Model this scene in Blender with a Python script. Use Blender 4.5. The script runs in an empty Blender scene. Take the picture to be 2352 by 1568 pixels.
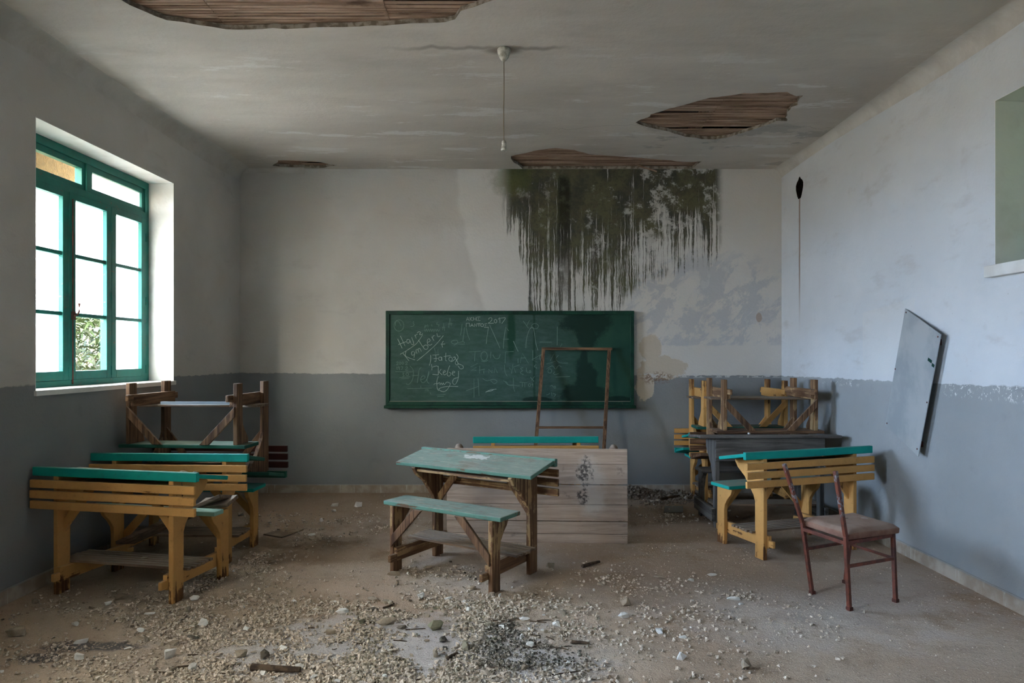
import bpy, bmesh, math, random
from mathutils import Vector, Matrix, noise as mnoise
random.seed(7)
PI = math.pi
SC = bpy.context.scene
COL = SC.collection

# ------------------------------------------------------------------ camera
F, CX, HY, CH = 1604.0, 1168.0, 815.0, 1.4826
cam_d = bpy.data.cameras.new('camera'); cam = bpy.data.objects.new('camera', cam_d); COL.objects.link(cam)
cam.location = (0, 0, CH); cam.rotation_euler = (PI/2, 0, 0)
cam_d.sensor_width = 36; cam_d.lens = F/2352*36
cam_d.shift_x = (1176-CX)/2352; cam_d.shift_y = (HY-784)/2352
cam_d.clip_start = 0.05; SC.camera = cam

# ------------------------------------------------------------------ world, exposure, window portals
W = bpy.data.worlds.new('sky'); SC.world = W; W.use_nodes = True
wt = W.node_tree; wt.nodes.clear()
wo = wt.nodes.new('ShaderNodeOutputWorld'); wb = wt.nodes.new('ShaderNodeBackground')
wc = wt.nodes.new('ShaderNodeTexCoord'); wsx = wt.nodes.new('ShaderNodeSeparateXYZ')
wr = wt.nodes.new('ShaderNodeValToRGB'); wm = wt.nodes.new('ShaderNodeMapRange')
wm.inputs['From Min'].default_value = -1; wm.inputs['From Max'].default_value = 1
wt.links.new(wc.outputs['Generated'], wsx.inputs[0]); wt.links.new(wsx.outputs['Z'], wm.inputs['Value'])
wt.links.new(wm.outputs[0], wr.inputs[0]); wt.links.new(wr.outputs[0], wb.inputs[0]); wt.links.new(wb.outputs[0], wo.inputs[0])
e = wr.color_ramp.elements
e[0].position = 0.0; e[0].color = (0.42, 0.28, 0.16, 1)
e[1].position = 1.0; e[1].color = (0.96, 0.90, 0.82, 1)
a = wr.color_ramp.elements.new(0.49); a.color = (0.58, 0.40, 0.25, 1)
a = wr.color_ramp.elements.new(0.53); a.color = (0.95, 0.86, 0.76, 1)
# the sky straight outside the window wall is the blue side of the sky
wbl = wt.nodes.new('ShaderNodeMapRange'); wbl.interpolation_type = 'SMOOTHSTEP'
wbl.inputs[1].default_value = -.58; wbl.inputs[2].default_value = -.92; wt.links.new(wsx.outputs['X'], wbl.inputs[0])
wup = wt.nodes.new('ShaderNodeMapRange'); wup.inputs[1].default_value = -.05; wup.inputs[2].default_value = .05; wt.links.new(wsx.outputs['Z'], wup.inputs[0])
wml = wt.nodes.new('ShaderNodeMath'); wml.operation = 'MULTIPLY'; wt.links.new(wbl.outputs[0], wml.inputs[0]); wt.links.new(wup.outputs[0], wml.inputs[1])
wmx = wt.nodes.new('ShaderNodeMix'); wmx.data_type = 'RGBA'; wt.links.new(wml.outputs[0], wmx.inputs[0]); wt.links.new(wr.outputs[0], wmx.inputs[6]); wmx.inputs[7].default_value = (1.18, 1.62, 2.45, 1)
wt.links.new(wmx.outputs[2], wb.inputs[0])
wb.inputs[1].default_value = 9.0
SC.view_settings.view_transform = 'Standard'; SC.view_settings.look = 'None'
SC.view_settings.exposure = 2.86; SC.view_settings.gamma = 1.0; SC.view_settings.use_curve_mapping = False

def portal(name, loc, rot, sx, sy):
    d = bpy.data.lights.new(name, 'AREA'); d.shape = 'RECTANGLE'; d.size = sx; d.size_y = sy
    d.cycles.is_portal = True
    o = bpy.data.objects.new(name, d); COL.objects.link(o); o.location = loc; o.rotation_euler = rot
portal('window_daylight', (-3.42, 5.27, 2.12), (0, -PI/2, 0), 1.8, 1.8)
portal('window_daylight', (-3.50, 1.46, 2.12), (0, -PI/2, 0), 1.8, 1.8)

# ------------------------------------------------------------------ room measures
H = 3.486; YB = 7.525; YF = -2.4; XR = 2.942; TH = 0.34
def XL(y): return -3.135 + 0.032*y
def fl(px, py, z=0.0):
    y = F*(CH-z)/(py-HY); return ((px-CX)/F*y, y)
def ce(px, py):
    y = F*(H-CH)/(HY-py); return ((px-CX)/F*y, y)

# ------------------------------------------------------------------ object helpers
def tag(o, label=None, cat=None, group=None, kind=None):
    if label: o['label'] = label
    if cat: o['category'] = cat
    if group: o['group'] = group
    if kind: o['kind'] = kind
    return o
def thing(name, label, cat, loc=(0,0,0), rz=0.0, group=None):
    o = bpy.data.objects.new(name, None); COL.objects.link(o); o.empty_display_size = .1
    o.location = loc; o.rotation_euler = (0, 0, rz)
    return tag(o, label, cat, group)
class MB:
    def __init__(s): s.v = []; s.f = []
    def add(s, vs, fs):
        n = len(s.v); s.v += [tuple(p) for p in vs]; s.f += [tuple(i+n for i in f) for f in fs]; return s
    def box(s, x0, x1, y0, y1, z0, z1, M=None):
        vs = [Vector((x, y, z)) for x in (x0, x1) for y in (y0, y1) for z in (z0, z1)]
        if M is not None: vs = [M @ p for p in vs]
        return s.add(vs, [(0,1,3,2),(4,6,7,5),(0,4,5,1),(2,3,7,6),(0,2,6,4),(1,5,7,3)])
    def bar(s, p0, p1, w, t, up=(0,0,1)):
        p0 = Vector(p0); p1 = Vector(p1); d = (p1-p0).normalized(); u = Vector(up)
        a = d.cross(u)
        if a.length < 1e-4: a = d.cross(Vector((1,0,0)))
        a.normalize(); b = a.cross(d).normalized(); vs = []
        for p in (p0, p1):
            for sa, sb in ((-1,-1),(1,-1),(1,1),(-1,1)): vs.append(p + a*sa*w/2 + b*sb*t/2)
        return s.add(vs, [(0,3,2,1),(4,5,6,7),(0,1,5,4),(1,2,6,5),(2,3,7,6),(3,0,4,7)])
    def prism(s, poly, fn, t0, t1):
        n = len(poly); vs = [fn(a, b, t0) for a, b in poly] + [fn(a, b, t1) for a, b in poly]
        return s.add(vs, [tuple(range(n))[::-1], tuple(range(n, 2*n))] + [(i, (i+1) % n, n+(i+1) % n, n+i) for i in range(n)])
    def tube(s, pts, r, seg=8):
        pts = [Vector(p) for p in pts]; n = len(s.v); rings = []
        for i, p in enumerate(pts):
            d = (pts[min(i+1, len(pts)-1)] - pts[max(i-1, 0)]).normalized()
            a = d.cross(Vector((0.01, 0.02, 1)));
            if a.length < .05: a = d.cross(Vector((1, 0, 0)))
            a.normalize(); b = a.cross(d).normalized()
            rr = r[i] if isinstance(r, (list, tuple)) else r
            rings.append([p + a*math.cos(2*PI*k/seg)*rr + b*math.sin(2*PI*k/seg)*rr for k in range(seg)])
        vs = [q for rg in rings for q in rg]; fs = []
        for i in range(len(rings)-1):
            for k in range(seg):
                k2 = (k+1) % seg; fs.append((i*seg+k, (i+1)*seg+k, (i+1)*seg+k2, i*seg+k2))
        fs.append(tuple(range(seg))); fs.append(tuple(range((len(rings)-1)*seg, len(rings)*seg))[::-1])
        return s.add(vs, fs)
    def build(s, name, mat, parent=None, bevel=0, smooth=False):
        me = bpy.data.meshes.new(name); me.from_pydata(s.v, [], s.f)
        bm = bmesh.new(); bm.from_mesh(me); bmesh.ops.recalc_face_normals(bm, faces=bm.faces); bm.to_mesh(me); bm.free()
        o = bpy.data.objects.new(name, me); COL.objects.link(o); me.materials.append(mat)
        if parent: o.parent = parent
        if smooth:
            for p in me.polygons: p.use_smooth = True
        if bevel:
            m = o.modifiers.new('bevel', 'BEVEL'); m.width = bevel; m.segments = 2; m.limit_method = 'ANGLE'
        return o
def plate(name, outer, holes, fn, t, mat):
    """flat wall or ceiling with holes: (u, v) loops, fn(u, v, depth) -> world"""
    bm = bmesh.new()
    for lp in [outer] + holes:
        vs = [bm.verts.new((u, v, 0)) for u, v in lp]
        for i in range(len(vs)): bm.edges.new((vs[i], vs[(i+1) % len(vs)]))
    bmesh.ops.triangle_fill(bm, use_beauty=True, use_dissolve=False, edges=bm.edges[:], normal=(0, 0, 1))
    r = bmesh.ops.extrude_face_region(bm, geom=bm.faces[:])
    for v in r['geom']:
        if isinstance(v, bmesh.types.BMVert): v.co.z = t
    for v in bm.verts: v.co = Vector(fn(v.co.x, v.co.y, v.co.z))
    bmesh.ops.recalc_face_normals(bm, faces=bm.faces)
    me = bpy.data.meshes.new(name); bm.to_mesh(me); bm.free()
    o = bpy.data.objects.new(name, me); COL.objects.link(o); me.materials.append(mat); o['kind'] = 'structure'
    return o

# ------------------------------------------------------------------ node helpers
def C(r, g, b):
    f = lambda c: (c/255/12.92 if c/255 <= .04045 else ((c/255+.055)/1.055)**2.4)
    return (f(r), f(g), f(b), 1)
class NT:
    def __init__(s, name, rough=.9, spec=.15):
        s.m = bpy.data.materials.new(name); s.m.use_nodes = True; s.t = s.m.node_tree
        s.b = s.t.nodes['Principled BSDF']; s.b.inputs['Roughness'].default_value = rough
        s.b.inputs['Specular IOR Level'].default_value = spec
        g = s.t.nodes.new('ShaderNodeNewGeometry'); s.pos = g.outputs['Position']; s.nor = g.outputs['Normal']
        tc = s.t.nodes.new('ShaderNodeTexCoord'); s.obj = tc.outputs['Object']
        s.oi = s.t.nodes.new('ShaderNodeObjectInfo')
    def lk(s, inp, v):
        if hasattr(v, 'is_linked') or isinstance(v, bpy.types.NodeSocket): s.t.links.new(v, inp)
        else: inp.default_value = v
    def ma(s, op, a, b=0.0, c=None, clamp=False):
        n = s.t.nodes.new('ShaderNodeMath'); n.operation = op; n.use_clamp = clamp
        s.lk(n.inputs[0], a); s.lk(n.inputs[1], b)
        if c is not None: s.lk(n.inputs[2], c)
        return n.outputs[0]
    def add(s, a, b): return s.ma('ADD', a, b)
    def sub(s, a, b): return s.ma('SUBTRACT', a, b)
    def mul(s, a, b): return s.ma('MULTIPLY', a, b)
    def mx(s, a, b): return s.ma('MAXIMUM', a, b)
    def mn(s, a, b): return s.ma('MINIMUM', a, b)
    def xyz(s, v=None):
        n = s.t.nodes.new('ShaderNodeSeparateXYZ'); s.lk(n.inputs[0], v if v is not None else s.pos); return n.outputs
    def comb(s, x, y, z):
        n = s.t.nodes.new('ShaderNodeCombineXYZ'); s.lk(n.inputs[0], x); s.lk(n.inputs[1], y); s.lk(n.inputs[2], z); return n.outputs[0]
    def scale(s, v, sc, off=(0, 0, 0)):
        n = s.t.nodes.new('ShaderNodeMapping'); s.lk(n.inputs[0], v); n.inputs['Scale'].default_value = sc; n.inputs['Location'].default_value = off; return n.outputs[0]
    def noise(s, v, sc, det=4, ro=.55, dist=0.0):
        n = s.t.nodes.new('ShaderNodeTexNoise'); s.lk(n.inputs['Vector'], v); n.inputs['Scale'].default_value = sc
        n.inputs['Detail'].default_value = det; n.inputs['Roughness'].default_value = ro; n.inputs['Distortion'].default_value = dist
        return n.outputs[0]
    def vor(s, v, sc, feat='F1'):
        n = s.t.nodes.new('ShaderNodeTexVoronoi'); n.feature = feat; s.lk(n.inputs['Vector'], v); n.inputs['Scale'].default_value = sc; return n.outputs[0]
    def ss(s, v, lo, hi, a=0.0, b=1.0):
        n = s.t.nodes.new('ShaderNodeMapRange'); n.interpolation_type = 'SMOOTHSTEP'
        s.lk(n.inputs[0], v); s.lk(n.inputs[1], lo); s.lk(n.inputs[2], hi); s.lk(n.inputs[3], a); s.lk(n.inputs[4], b); return n.outputs[0]
    def mix(s, f, a, b):
        n = s.t.nodes.new('ShaderNodeMix'); n.data_type = 'RGBA'; s.lk(n.inputs[0], f); s.lk(n.inputs[6], a); s.lk(n.inputs[7], b); return n.outputs[2]
    def curve(s, v, pts):
        n = s.t.nodes.new('ShaderNodeFloatCurve'); s.lk(n.inputs['Value'], v); c = n.mapping.curves[0]
        c.points[0].location = pts[0]; c.points[-1].location = pts[-1]
        for p in pts[1:-1]: c.points.new(*p)
        n.mapping.update(); return n.outputs[0]
    def ell(s, x, z, cx, cz, rx, rz, n=None, k=.5, e=.25):
        """soft ellipse mask with a noisy edge"""
        a = s.mul(s.sub(x, cx), 1/rx); b = s.mul(s.sub(z, cz), 1/rz)
        d = s.ma('SQRT', s.add(s.mul(a, a), s.mul(b, b)))
        if n is not None: d = s.add(d, s.mul(s.sub(n, .5), k*2))
        return s.ss(d, 1-e, 1+e, 1.0, 0.0)
    def col(s, c): s.lk(s.b.inputs['Base Color'], c); return s
    def bump(s, h, st=.3, d=.01):
        n = s.t.nodes.new('ShaderNodeBump'); n.inputs['Strength'].default_value = st; n.inputs['Distance'].default_value = d
        s.lk(n.inputs['Height'], h); s.t.links.new(n.outputs[0], s.b.inputs['Normal']); return s

# ------------------------------------------------------------------ materials: plaster
UP = C(188, 185, 181); DADO = C(128, 132, 135)
def wall_base(n, dado_z, x=None, cool=False):
    X, Y, Z = n.xyz()
    big = n.noise(n.pos, .9, 5); mid = n.noise(n.pos, 5, 5)
    up = n.mix(n.ss(big, .35, .7), *((C(200, 204, 206), C(212, 215, 217)) if cool else (C(192, 188, 181), C(206, 203, 198))))
    up = n.mix(n.ss(n.noise(n.scale(n.pos, (1, 1, 3)), 1.6, 6, .65), .56, .72, 0, .35), up, C(172, 168, 164))
    up = n.mix(n.ss(mid, .62, .75, 0, .2), up, C(164, 159, 153))
    spk = n.ss(n.vor(n.pos, 9), .02, .035, 1, 0); up = n.mix(n.mul(spk, .4), up, C(100, 92, 84))
    low = n.mix(n.ss(big, .35, .7), *((C(148, 151, 151), C(158, 161, 161)) if cool else (C(134, 137, 138), C(146, 148, 148))))
    low = n.mix(n.ss(mid, .6, .8, 0, .3), low, C(120, 121, 121))
    e = n.add(dado_z, n.mul(n.sub(n.noise(n.pos, 14, 3), .5), .035))
    m = n.ss(n.sub(Z, e), -.003, .003, 1, 0)
    c = n.mix(m, up, low)
    ln = n.ss(n.ma('ABSOLUTE', n.sub(n.sub(Z, e), .002)), .003, .008, .35, 0)
    c = n.mix(n.mul(ln, n.ss(mid, .45, .6)), c, C(95, 92, 88))
    return c, X, Y, Z, m, big, mid
def wall_bump(n, st=.35):
    n.bump(n.add(n.noise(n.pos, 40, 5, .7), n.mul(n.noise(n.pos, 4, 3), 1.5)), st, .012)
def flakes(n, X, Z, lo, hi, zc, a):
    """patches of blistered paint under the dado line"""
    f = n.ss(n.noise(n.scale(n.pos, (1, 1, .8)), 26, 5, .7, 1.5), .56, .6)
    band = n.mul(n.ss(X, lo-.1, lo+.1), n.ss(X, hi-.1, hi+.1, 1, 0))
    band = n.mul(band, n.ss(n.ma('ABSOLUTE', n.sub(Z, zc)), a*.4, a, 1, 0))
    return n.mul(f, band)

n = NT('plaster_wall_left'); c, X, Y, Z, m, big, mid = wall_base(n, 1.29)
M_WL = n.col(c); wall_bump(n); M_WL = n.m

n = NT('plaster_wall_right'); c, X, Y, Z, m, big, mid = wall_base(n, n.add(1.34, n.mul(n.xyz()[1], -.011)), cool=True)
f = n.mx(flakes(n, Y, Z, 3.6, 4.7, 1.26, .07), flakes(n, Y, Z, 5.9, 6.6, 1.24, .035))
c = n.mix(f, c, C(215, 215, 212))
# brown drip under the hole
dr = n.mul(n.ss(n.ma('ABSOLUTE', n.sub(Y, n.add(7.06, n.mul(n.sub(n.noise(n.comb(0, 0, Z), 2), .5), .03)))), .008, .022, 1, 0), n.mul(n.ss(Z, 1.65, 2.4, 0, .8), n.ss(Z, 3.1, 3.14, 1, 0)))
c = n.mix(dr, c, C(120, 88, 60))
# pale rectangle where the board used to hang
pr = n.mul(n.mul(n.ss(Y, 5.08, 5.10, 1, 0), 1.0), 0.0)
rect = n.mul(n.mul(n.ss(Y, 5.055, 5.06), n.ss(Y, 5.80, 5.805, 1, 0)), n.mul(n.ss(n.add(Z, n.mul(n.sub(Y, 5.8), .09)), 1.83, 1.835, 1, 0), n.ss(Z, 1.24, 1.34)))
c = n.mix(n.mul(rect, .28), c, C(214, 212, 206))
# finished colour and bump of the right wall
n.col(c); wall_bump(n); M_WR = n.m

n = NT('plaster_wall_front'); c, *_ = wall_base(n, 1.27); n.col(c); wall_bump(n); M_WF = n.m

n = NT('plaster_wall_back'); c, X, Y, Z, m, big, mid = wall_base(n, n.add(1.272, n.mul(n.xyz()[0], -.005)))
fine = n.noise(n.pos, 11, 6, .65); fine2 = n.noise(n.pos, 34, 5, .7)
# pale limewashed area right of a wavy line
edge = n.add(X, n.mul(n.sub(n.noise(n.comb(0, 0, Z), 2.2, 4), .5), .3))
edge = n.sub(edge, n.mul(n.ma('POWER', n.mx(n.sub(3.5, Z), 0), 1.6), .16))
pale = n.mul(n.ss(edge, -.60, -.54, 0, .62), n.sub(1, m))
c = n.mix(pale, c, C(220, 217, 211))
# streaky blue-grey old paint at lower right
diag = n.sub(n.mul(n.sub(Z, 1.6), 1.0), n.mul(n.sub(X, 2.0), .75))
bl = n.noise(n.comb(n.mul(n.add(X, Z), 1.1), 0, n.mul(n.sub(Z, X), 2.0)), 1.7, 9, .74, .4)
reg = n.ell(X, Z, 2.15, 1.95, .95, .62, fine, .3, .2)
reg = n.mul(reg, n.ss(n.add(Z, n.mul(n.sub(fine, .5), .05)), 1.575, 1.60))
c = n.mix(n.mul(reg, n.ss(bl, .46, .53, 0, .6)), c, C(176, 181, 188))
c = n.mix(n.mul(reg, n.ss(n.noise(n.pos, 3.2, 6, .7), .57, .585, 0, .6)), c, C(206, 206, 204))
# bare plaster beside the board
bp_ = n.mx(n.ell(X, Z, 1.66, 1.34, .26, .13, fine, .5, .05), n.ell(X, Z, 1.47, 1.15, .10, .15, fine, .6, .05))
bp_ = n.mx(bp_, n.ell(X, Z, 1.53, 1.56, .12, .14, fine, .4, .1))
c = n.mix(n.mul(bp_, .95), c, C(198, 186, 168))
c = n.mix(n.mul(n.ell(X, Z, 1.60, 1.24, .17, .06, fine, .6, .4), n.ss(fine2, .45, .55, 0, .8)), c, C(125, 98, 80))
c = n.mix(n.mul(n.ell(X, Z, 2.70, 1.89, .03, .05, fine, .3, .1), .8), c, C(170, 150, 135))
# pale flakes on the dado line
fk = n.mul(n.ss(n.ma('ABSOLUTE', n.sub(Z, 1.262)), .012, .03, 1, 0), n.mul(n.ss(n.noise(n.scale(n.pos, (1, 1, 1.5)), 16, 4, .6), .52, .55), n.ss(X, 1.3, 1.5)))
c = n.mix(n.mul(fk, .8), c, C(205, 205, 203))
# mould running down from the leak: a length for each place along the wall
u = n.mul(n.add(X, .10), 1/2.5)
def U(px): return ((px-CX)/213.2+.10)/2.5
prof = [(1146, .0), (1158, .36), (1190, .52), (1205, .74), (1230, 1.04), (1300, 1.06), (1350, 1.04), (1395, 1.10), (1415, 1.0), (1440, .84), (1475, .76), (1530, .68), (1585, .64), (1640, .62), (1655, .52), (1666, .0)]
L = n.curve(u, [(U(p), v*.78) for p, v in prof])
L = n.mul(L, 2.0)
L = n.add(L, n.mul(n.sub(n.noise(n.comb(X, 0, 0), 7, 4, .6), .5), .30))
L = n.add(L, n.mul(n.sub(n.noise(n.comb(X, 5, 0), 45, 2, .6), .5), .55))
depth = n.sub(3.46, Z)
q = n.ma('DIVIDE', depth, n.mx(L, .02))
wx = n.add(X, n.mul(n.sub(n.noise(n.comb(n.mul(X, 2), 0, n.mul(Z, 3)), 3, 3), .5), .03))
st1 = n.noise(n.comb(n.mul(wx, 36), 0, n.mul(Z, .8)), 1, 6, .75)
st2 = n.noise(n.comb(n.mul(wx, 11), 3.3, n.mul(Z, .55)), 1, 4, .6)
cloud = n.noise(n.pos, 3.5, 6, .68)
stv = n.add(n.mul(st1, .66), n.add(n.mul(st2, .14), n.mul(cloud, .20)))
thr = n.ss(q, .0, 1.0, .40, .525)
mould = n.ss(n.sub(stv, thr), -.03, .03)
mould = n.mul(mould, n.ss(q, .98, 1.06, 1, 0))
mould = n.mul(mould, n.mul(n.ss(X, -.12, .05), n.ss(X, 2.22, 2.33, 1, 0)))
holes = n.ss(n.add(n.noise(n.pos, 5.5, 7, .75), n.mul(n.ss(X, .9, 2.2), .07)), .56, .66)
mould = n.mul(mould, n.sub(1, n.mul(holes, n.ss(X, .2, 1.6, .3, .7))))
mcol = n.mix(n.ss(cloud, .35, .65), C(38, 38, 28), C(84, 84, 52))
mcol = n.mix(n.ss(n.noise(n.pos, 8, 5, .7), .5, .7, 0, .6), mcol, C(72, 58, 42))
mcol = n.mix(n.ss(fine2, .5, .65, 0, .5), mcol, C(22, 24, 18))
c = n.mix(n.mul(mould, .93), c, mcol)
# the grey runnel down the middle of it
run = n.mul(n.ss(n.ma('ABSOLUTE', n.sub(wx, .60)), .04, .09, .75, 0), n.mul(n.ss(Z, 1.95, 2.2), n.ss(depth, .0, .1)))
c = n.mix(n.mul(run, n.ss(fine, .3, .55, .4, 1)), c, n.mix(n.ss(Z, 2.2, 2.9), C(98, 94, 88), C(34, 32, 26)))
grn = n.mul(n.ell(X, Z, .05, 3.38, .22, .16, fine, .8, .5), .5); c = n.mix(grn, c, C(96, 104, 58))
n.col(c); n.bump(n.add(n.noise(n.pos, 40, 5, .7), n.add(n.mul(n.noise(n.pos, 4, 3), 1.5), n.mul(bp_, -1.2))), .4, .012); M_WB = n.m

n = NT('plaster_ceiling'); X, Y, Z = n.xyz()
s1 = n.noise(n.scale(n.pos, (.5, 1.4, 1)), 1.3, 6, .6); s2 = n.noise(n.scale(n.pos, (.7, 1.6, 1)), 1.9, 7, .65)
c = n.mix(n.ss(s1, .35, .68), C(184, 177, 167), C(200, 194, 185))
c = n.mix(n.ss(s2, .50, .72, 0, .4), c, C(163, 155, 144))
wsp = n.noise(n.scale(n.pos, (.8, 3, 1), (4, 2, 0)), 1.4, 7, .7)
c = n.mix(n.mul(n.ss(wsp, .57, .63, 0, .6), n.ss(Y, 4, 5.4)), c, C(218, 217, 214))
c = n.mix(n.mul(n.ss(n.noise(n.scale(n.pos, (.7, 1.2, 1), (9, 1, 0)), 1.9, 6, .65), .57, .60, 0, .5), n.mul(n.ss(X, .6, 1.6), n.ss(Y, 5.6, 6.5))), c, C(128, 127, 126))
wv = n.add(Y, n.mul(n.sub(n.noise(n.comb(X, 0, 0), 2.4, 3), .5), .28))
crk = n.mul(n.ss(n.ma('ABSOLUTE', n.sub(wv, 4.56)), .0, .045, .55, 0), n.mul(n.ss(X, -.9, -.45), n.ss(X, .25, .45, 1, 0)))
crk = n.mx(crk, n.mul(n.ell(X, Y, -.03, 4.60, .12, .06, s2, .3, .5), .75))
c = n.mix(crk, c, C(82, 74, 64))
c2 = n.mul(n.ss(n.ma('ABSOLUTE', n.sub(n.add(Y, n.mul(n.sub(n.noise(n.comb(X, 2, 0), 1.5, 5, .7), .5), .6)), 6.15)), .0, .008, .5, 0), n.ss(X, .3, .5))
c = n.mix(c2, c, C(110, 104, 98))
hue = n.ss(X, -2.5, 0.5); c = n.mix(n.ss(s1, .4, .6, 0, .18), c, C(190, 176, 160))
n.col(c).bump(n.add(n.noise(n.pos, 26, 5, .7), n.add(n.mul(s1, 3), n.mul(crk, -2))), .35, .012); M_CE = n.m

n = NT('plaster_broken_edge'); c = n.mix(n.ss(n.noise(n.pos, 20), .4, .6), C(118, 106, 92), C(164, 154, 140)); n.col(c).bump(n.noise(n.pos, 60), .6, .01); M_EDGE = n.m
n = NT('white_reveal'); c = n.mix(n.ss(n.noise(n.pos, 4, 5), .45, .7, 0, .4), C(222, 222, 218), C(186, 182, 172)); n.col(c).bump(n.noise(n.pos, 25, 4), .2, .01); M_REV = n.m

# ------------------------------------------------------------------ materials: floor
n = NT('dusty_floor', .92); X, Y, Z = n.xyz()
b1 = n.noise(n.pos, .8, 6, .6); b2 = n.noise(n.pos, 3.2, 7, .68); b3 = n.noise(n.pos, 30, 5, .7); b4 = n.noise(n.pos, 120, 3, .7)
c = n.mix(n.ss(b1, .35, .65), C(186, 161, 137), C(208, 191, 171))
c = n.mix(n.ss(b2, .45, .65, 0, .6), c, C(158, 133, 108))
wp = n.mx(n.ell(X, Y, -.7, 3.55, .85, .42, b2, 1.0, .35), n.ell(X, Y, -.1, 3.3, .5, .3, b2, 1.0, .35))
wp = n.mx(wp, n.mul(n.ell(X, Y, 1.75, 4.6, 1.1, .9, b2, 1.4, .4), .45))
wp = n.mx(wp, n.mul(n.ell(X, Y, -1.0, 5.9, .7, .6, b2, 1.4, .5), .35))
wp = n.mx(wp, n.mul(n.ell(X, Y, -.1, 5.0, .5, .4, b2, 1.2, .5), .4))
wp = n.mx(wp, n.mul(n.ss(b1, .55, .7), .5))
c = n.mix(n.mul(wp, .62), c, C(212, 212, 214))
dk = n.mx(n.ell(X, Y, -2.15, 3.55, .22, .07, b2, 1.2, .3), n.ell(X, Y, -2.3, 3.42, .1, .05, b2, 1.2, .3))
c = n.mix(n.mul(dk, n.ss(n.vor(n.pos, 60), .25, .45, 0, .8)), c, C(72, 76, 86))
oc = n.mul(n.ell(X, Y, 1.4, 5.0, 1.3, .7, b2, 1.2, .5), .45); c = n.mix(oc, c, C(142, 112, 80))
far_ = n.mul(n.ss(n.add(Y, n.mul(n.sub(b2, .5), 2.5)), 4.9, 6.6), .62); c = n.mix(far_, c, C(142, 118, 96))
spk = n.ss(n.vor(n.pos, 70), .12, .26, .5, 0); c = n.mix(n.mul(spk, n.ss(b2, .4, .6)), c, C(205, 200, 190))
spd = n.ss(n.vor(n.scale(n.pos, (1, 1, 1), (5, 3, 0)), 45), .08, .2, .6, 0); c = n.mix(n.mul(spd, n.ss(b2, .35, .6)), c, C(82, 70, 58))
c = n.mix(n.ss(b4, .45, .7, 0, .3), c, C(118, 104, 90))
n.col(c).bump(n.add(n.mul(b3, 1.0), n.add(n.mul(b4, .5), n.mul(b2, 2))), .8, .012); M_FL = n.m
n = NT('terrazzo_baseboard'); X, Y, Z = n.xyz(); c = n.mix(n.ss(n.noise(n.pos, 6, 6), .4, .65), C(156, 142, 126), C(180, 170, 156))
dr = n.ss(n.noise(n.comb(n.mul(X, 22), n.mul(Y, 22), n.mul(Z, 2)), 1, 3), .62, .66, 0, .7); c = n.mix(dr, c, C(190, 186, 176))
c = n.mix(n.ss(Z, .078, .088, 0, .8), c, C(150, 152, 150)); n.col(c).bump(n.noise(n.pos, 40), .3, .01); M_BB = n.m

# ------------------------------------------------------------------ materials: wood and paint
def wood(name, base, dark, axis, paint=None, wear=.5, dust=.5, dustcol=C(140, 130, 118), rough=.75, local=True, chip=6, patch=False):
    n = NT(name, rough, .25); v = n.obj if local else n.pos
    rv = n.oi.outputs['Random']
    sc = {'x': (1.2, 22, 22), 'y': (22, 1.2, 22), 'z': (22, 22, 1.2)}[axis]
    mp = n.t.nodes.new('ShaderNodeVectorMath'); mp.operation = 'ADD'; n.t.links.new(v, mp.inputs[0])
    n.lk(mp.inputs[1], n.comb(n.mul(rv, 7), n.mul(rv, 13), n.mul(rv, 5)))
    g = n.noise(n.scale(mp.outputs[0], sc), 1.6, 6, .65, .6); g2 = n.noise(n.scale(mp.outputs[0], sc), 5, 4, .6)
    big = n.noise(mp.outputs[0], chip, 6, .65)
    w = n.mix(n.ss(g, .35, .65), base, dark); w = n.mix(n.ss(g2, .5, .75, 0, .4), w, dark)
    w = n.mix(n.ss(n.noise(mp.outputs[0], 2.2, 4), .5, .75, 0, .6), w, dark)
    c = w; pm = None; lowz = n.ss(n.xyz(n.obj)[2], 0, .2, .13, 0) if local else 0.0
    if paint:
        pc = n.mix(n.ss(big, .4, .7, 0, .35), paint, tuple([paint[i]*.62 for i in range(3)]+[1]))
        pv = n.add(n.add(n.mul(g, .55), n.mul(big, .45)), lowz); pm = n.ss(pv, wear, wear+.03, 1, 0)
        c = n.mix(pm, w, pc)
    nz = n.xyz(n.nor)[2]
    d = n.mul(n.ss(nz, .3, .9), n.ss(n.noise(n.pos, 5, 6, .7), .25, .7, dust*.5, dust))
    c = n.mix(d, c, dustcol)
    c = n.mix(n.ss(n.noise(n.pos, 30, 4, .7), .55, .75, 0, .25), c, C(60, 48, 36))
    if patch:
        ax_, ay_, az_ = n.xyz(n.obj); pn = n.noise(n.obj, 22, 5, .7)
        pm_ = n.mul(n.ell(ax_, ay_, -.02, .41, .10, .04, pn, 1.8, .1), n.ss(az_, .6, .65)); c = n.mix(n.mul(pm_, .9), c, C(214, 214, 208))
        c = n.mix(n.mul(n.ss(n.noise(n.scale(n.obj, (1, 6, 1)), 9, 6, .7), .5, .62, 0, .4), n.ss(nz, .5, .9)), c, C(182, 178, 164))
    h = n.add(n.mul(g, 1.0), n.mul(g2, .5))
    if pm is not None: h = n.add(h, n.mul(pm, .6))
    n.col(c).bump(h, .35, .004); return n.m
YEL = C(202, 153, 90); TEAL = C(16, 156, 146)
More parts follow.
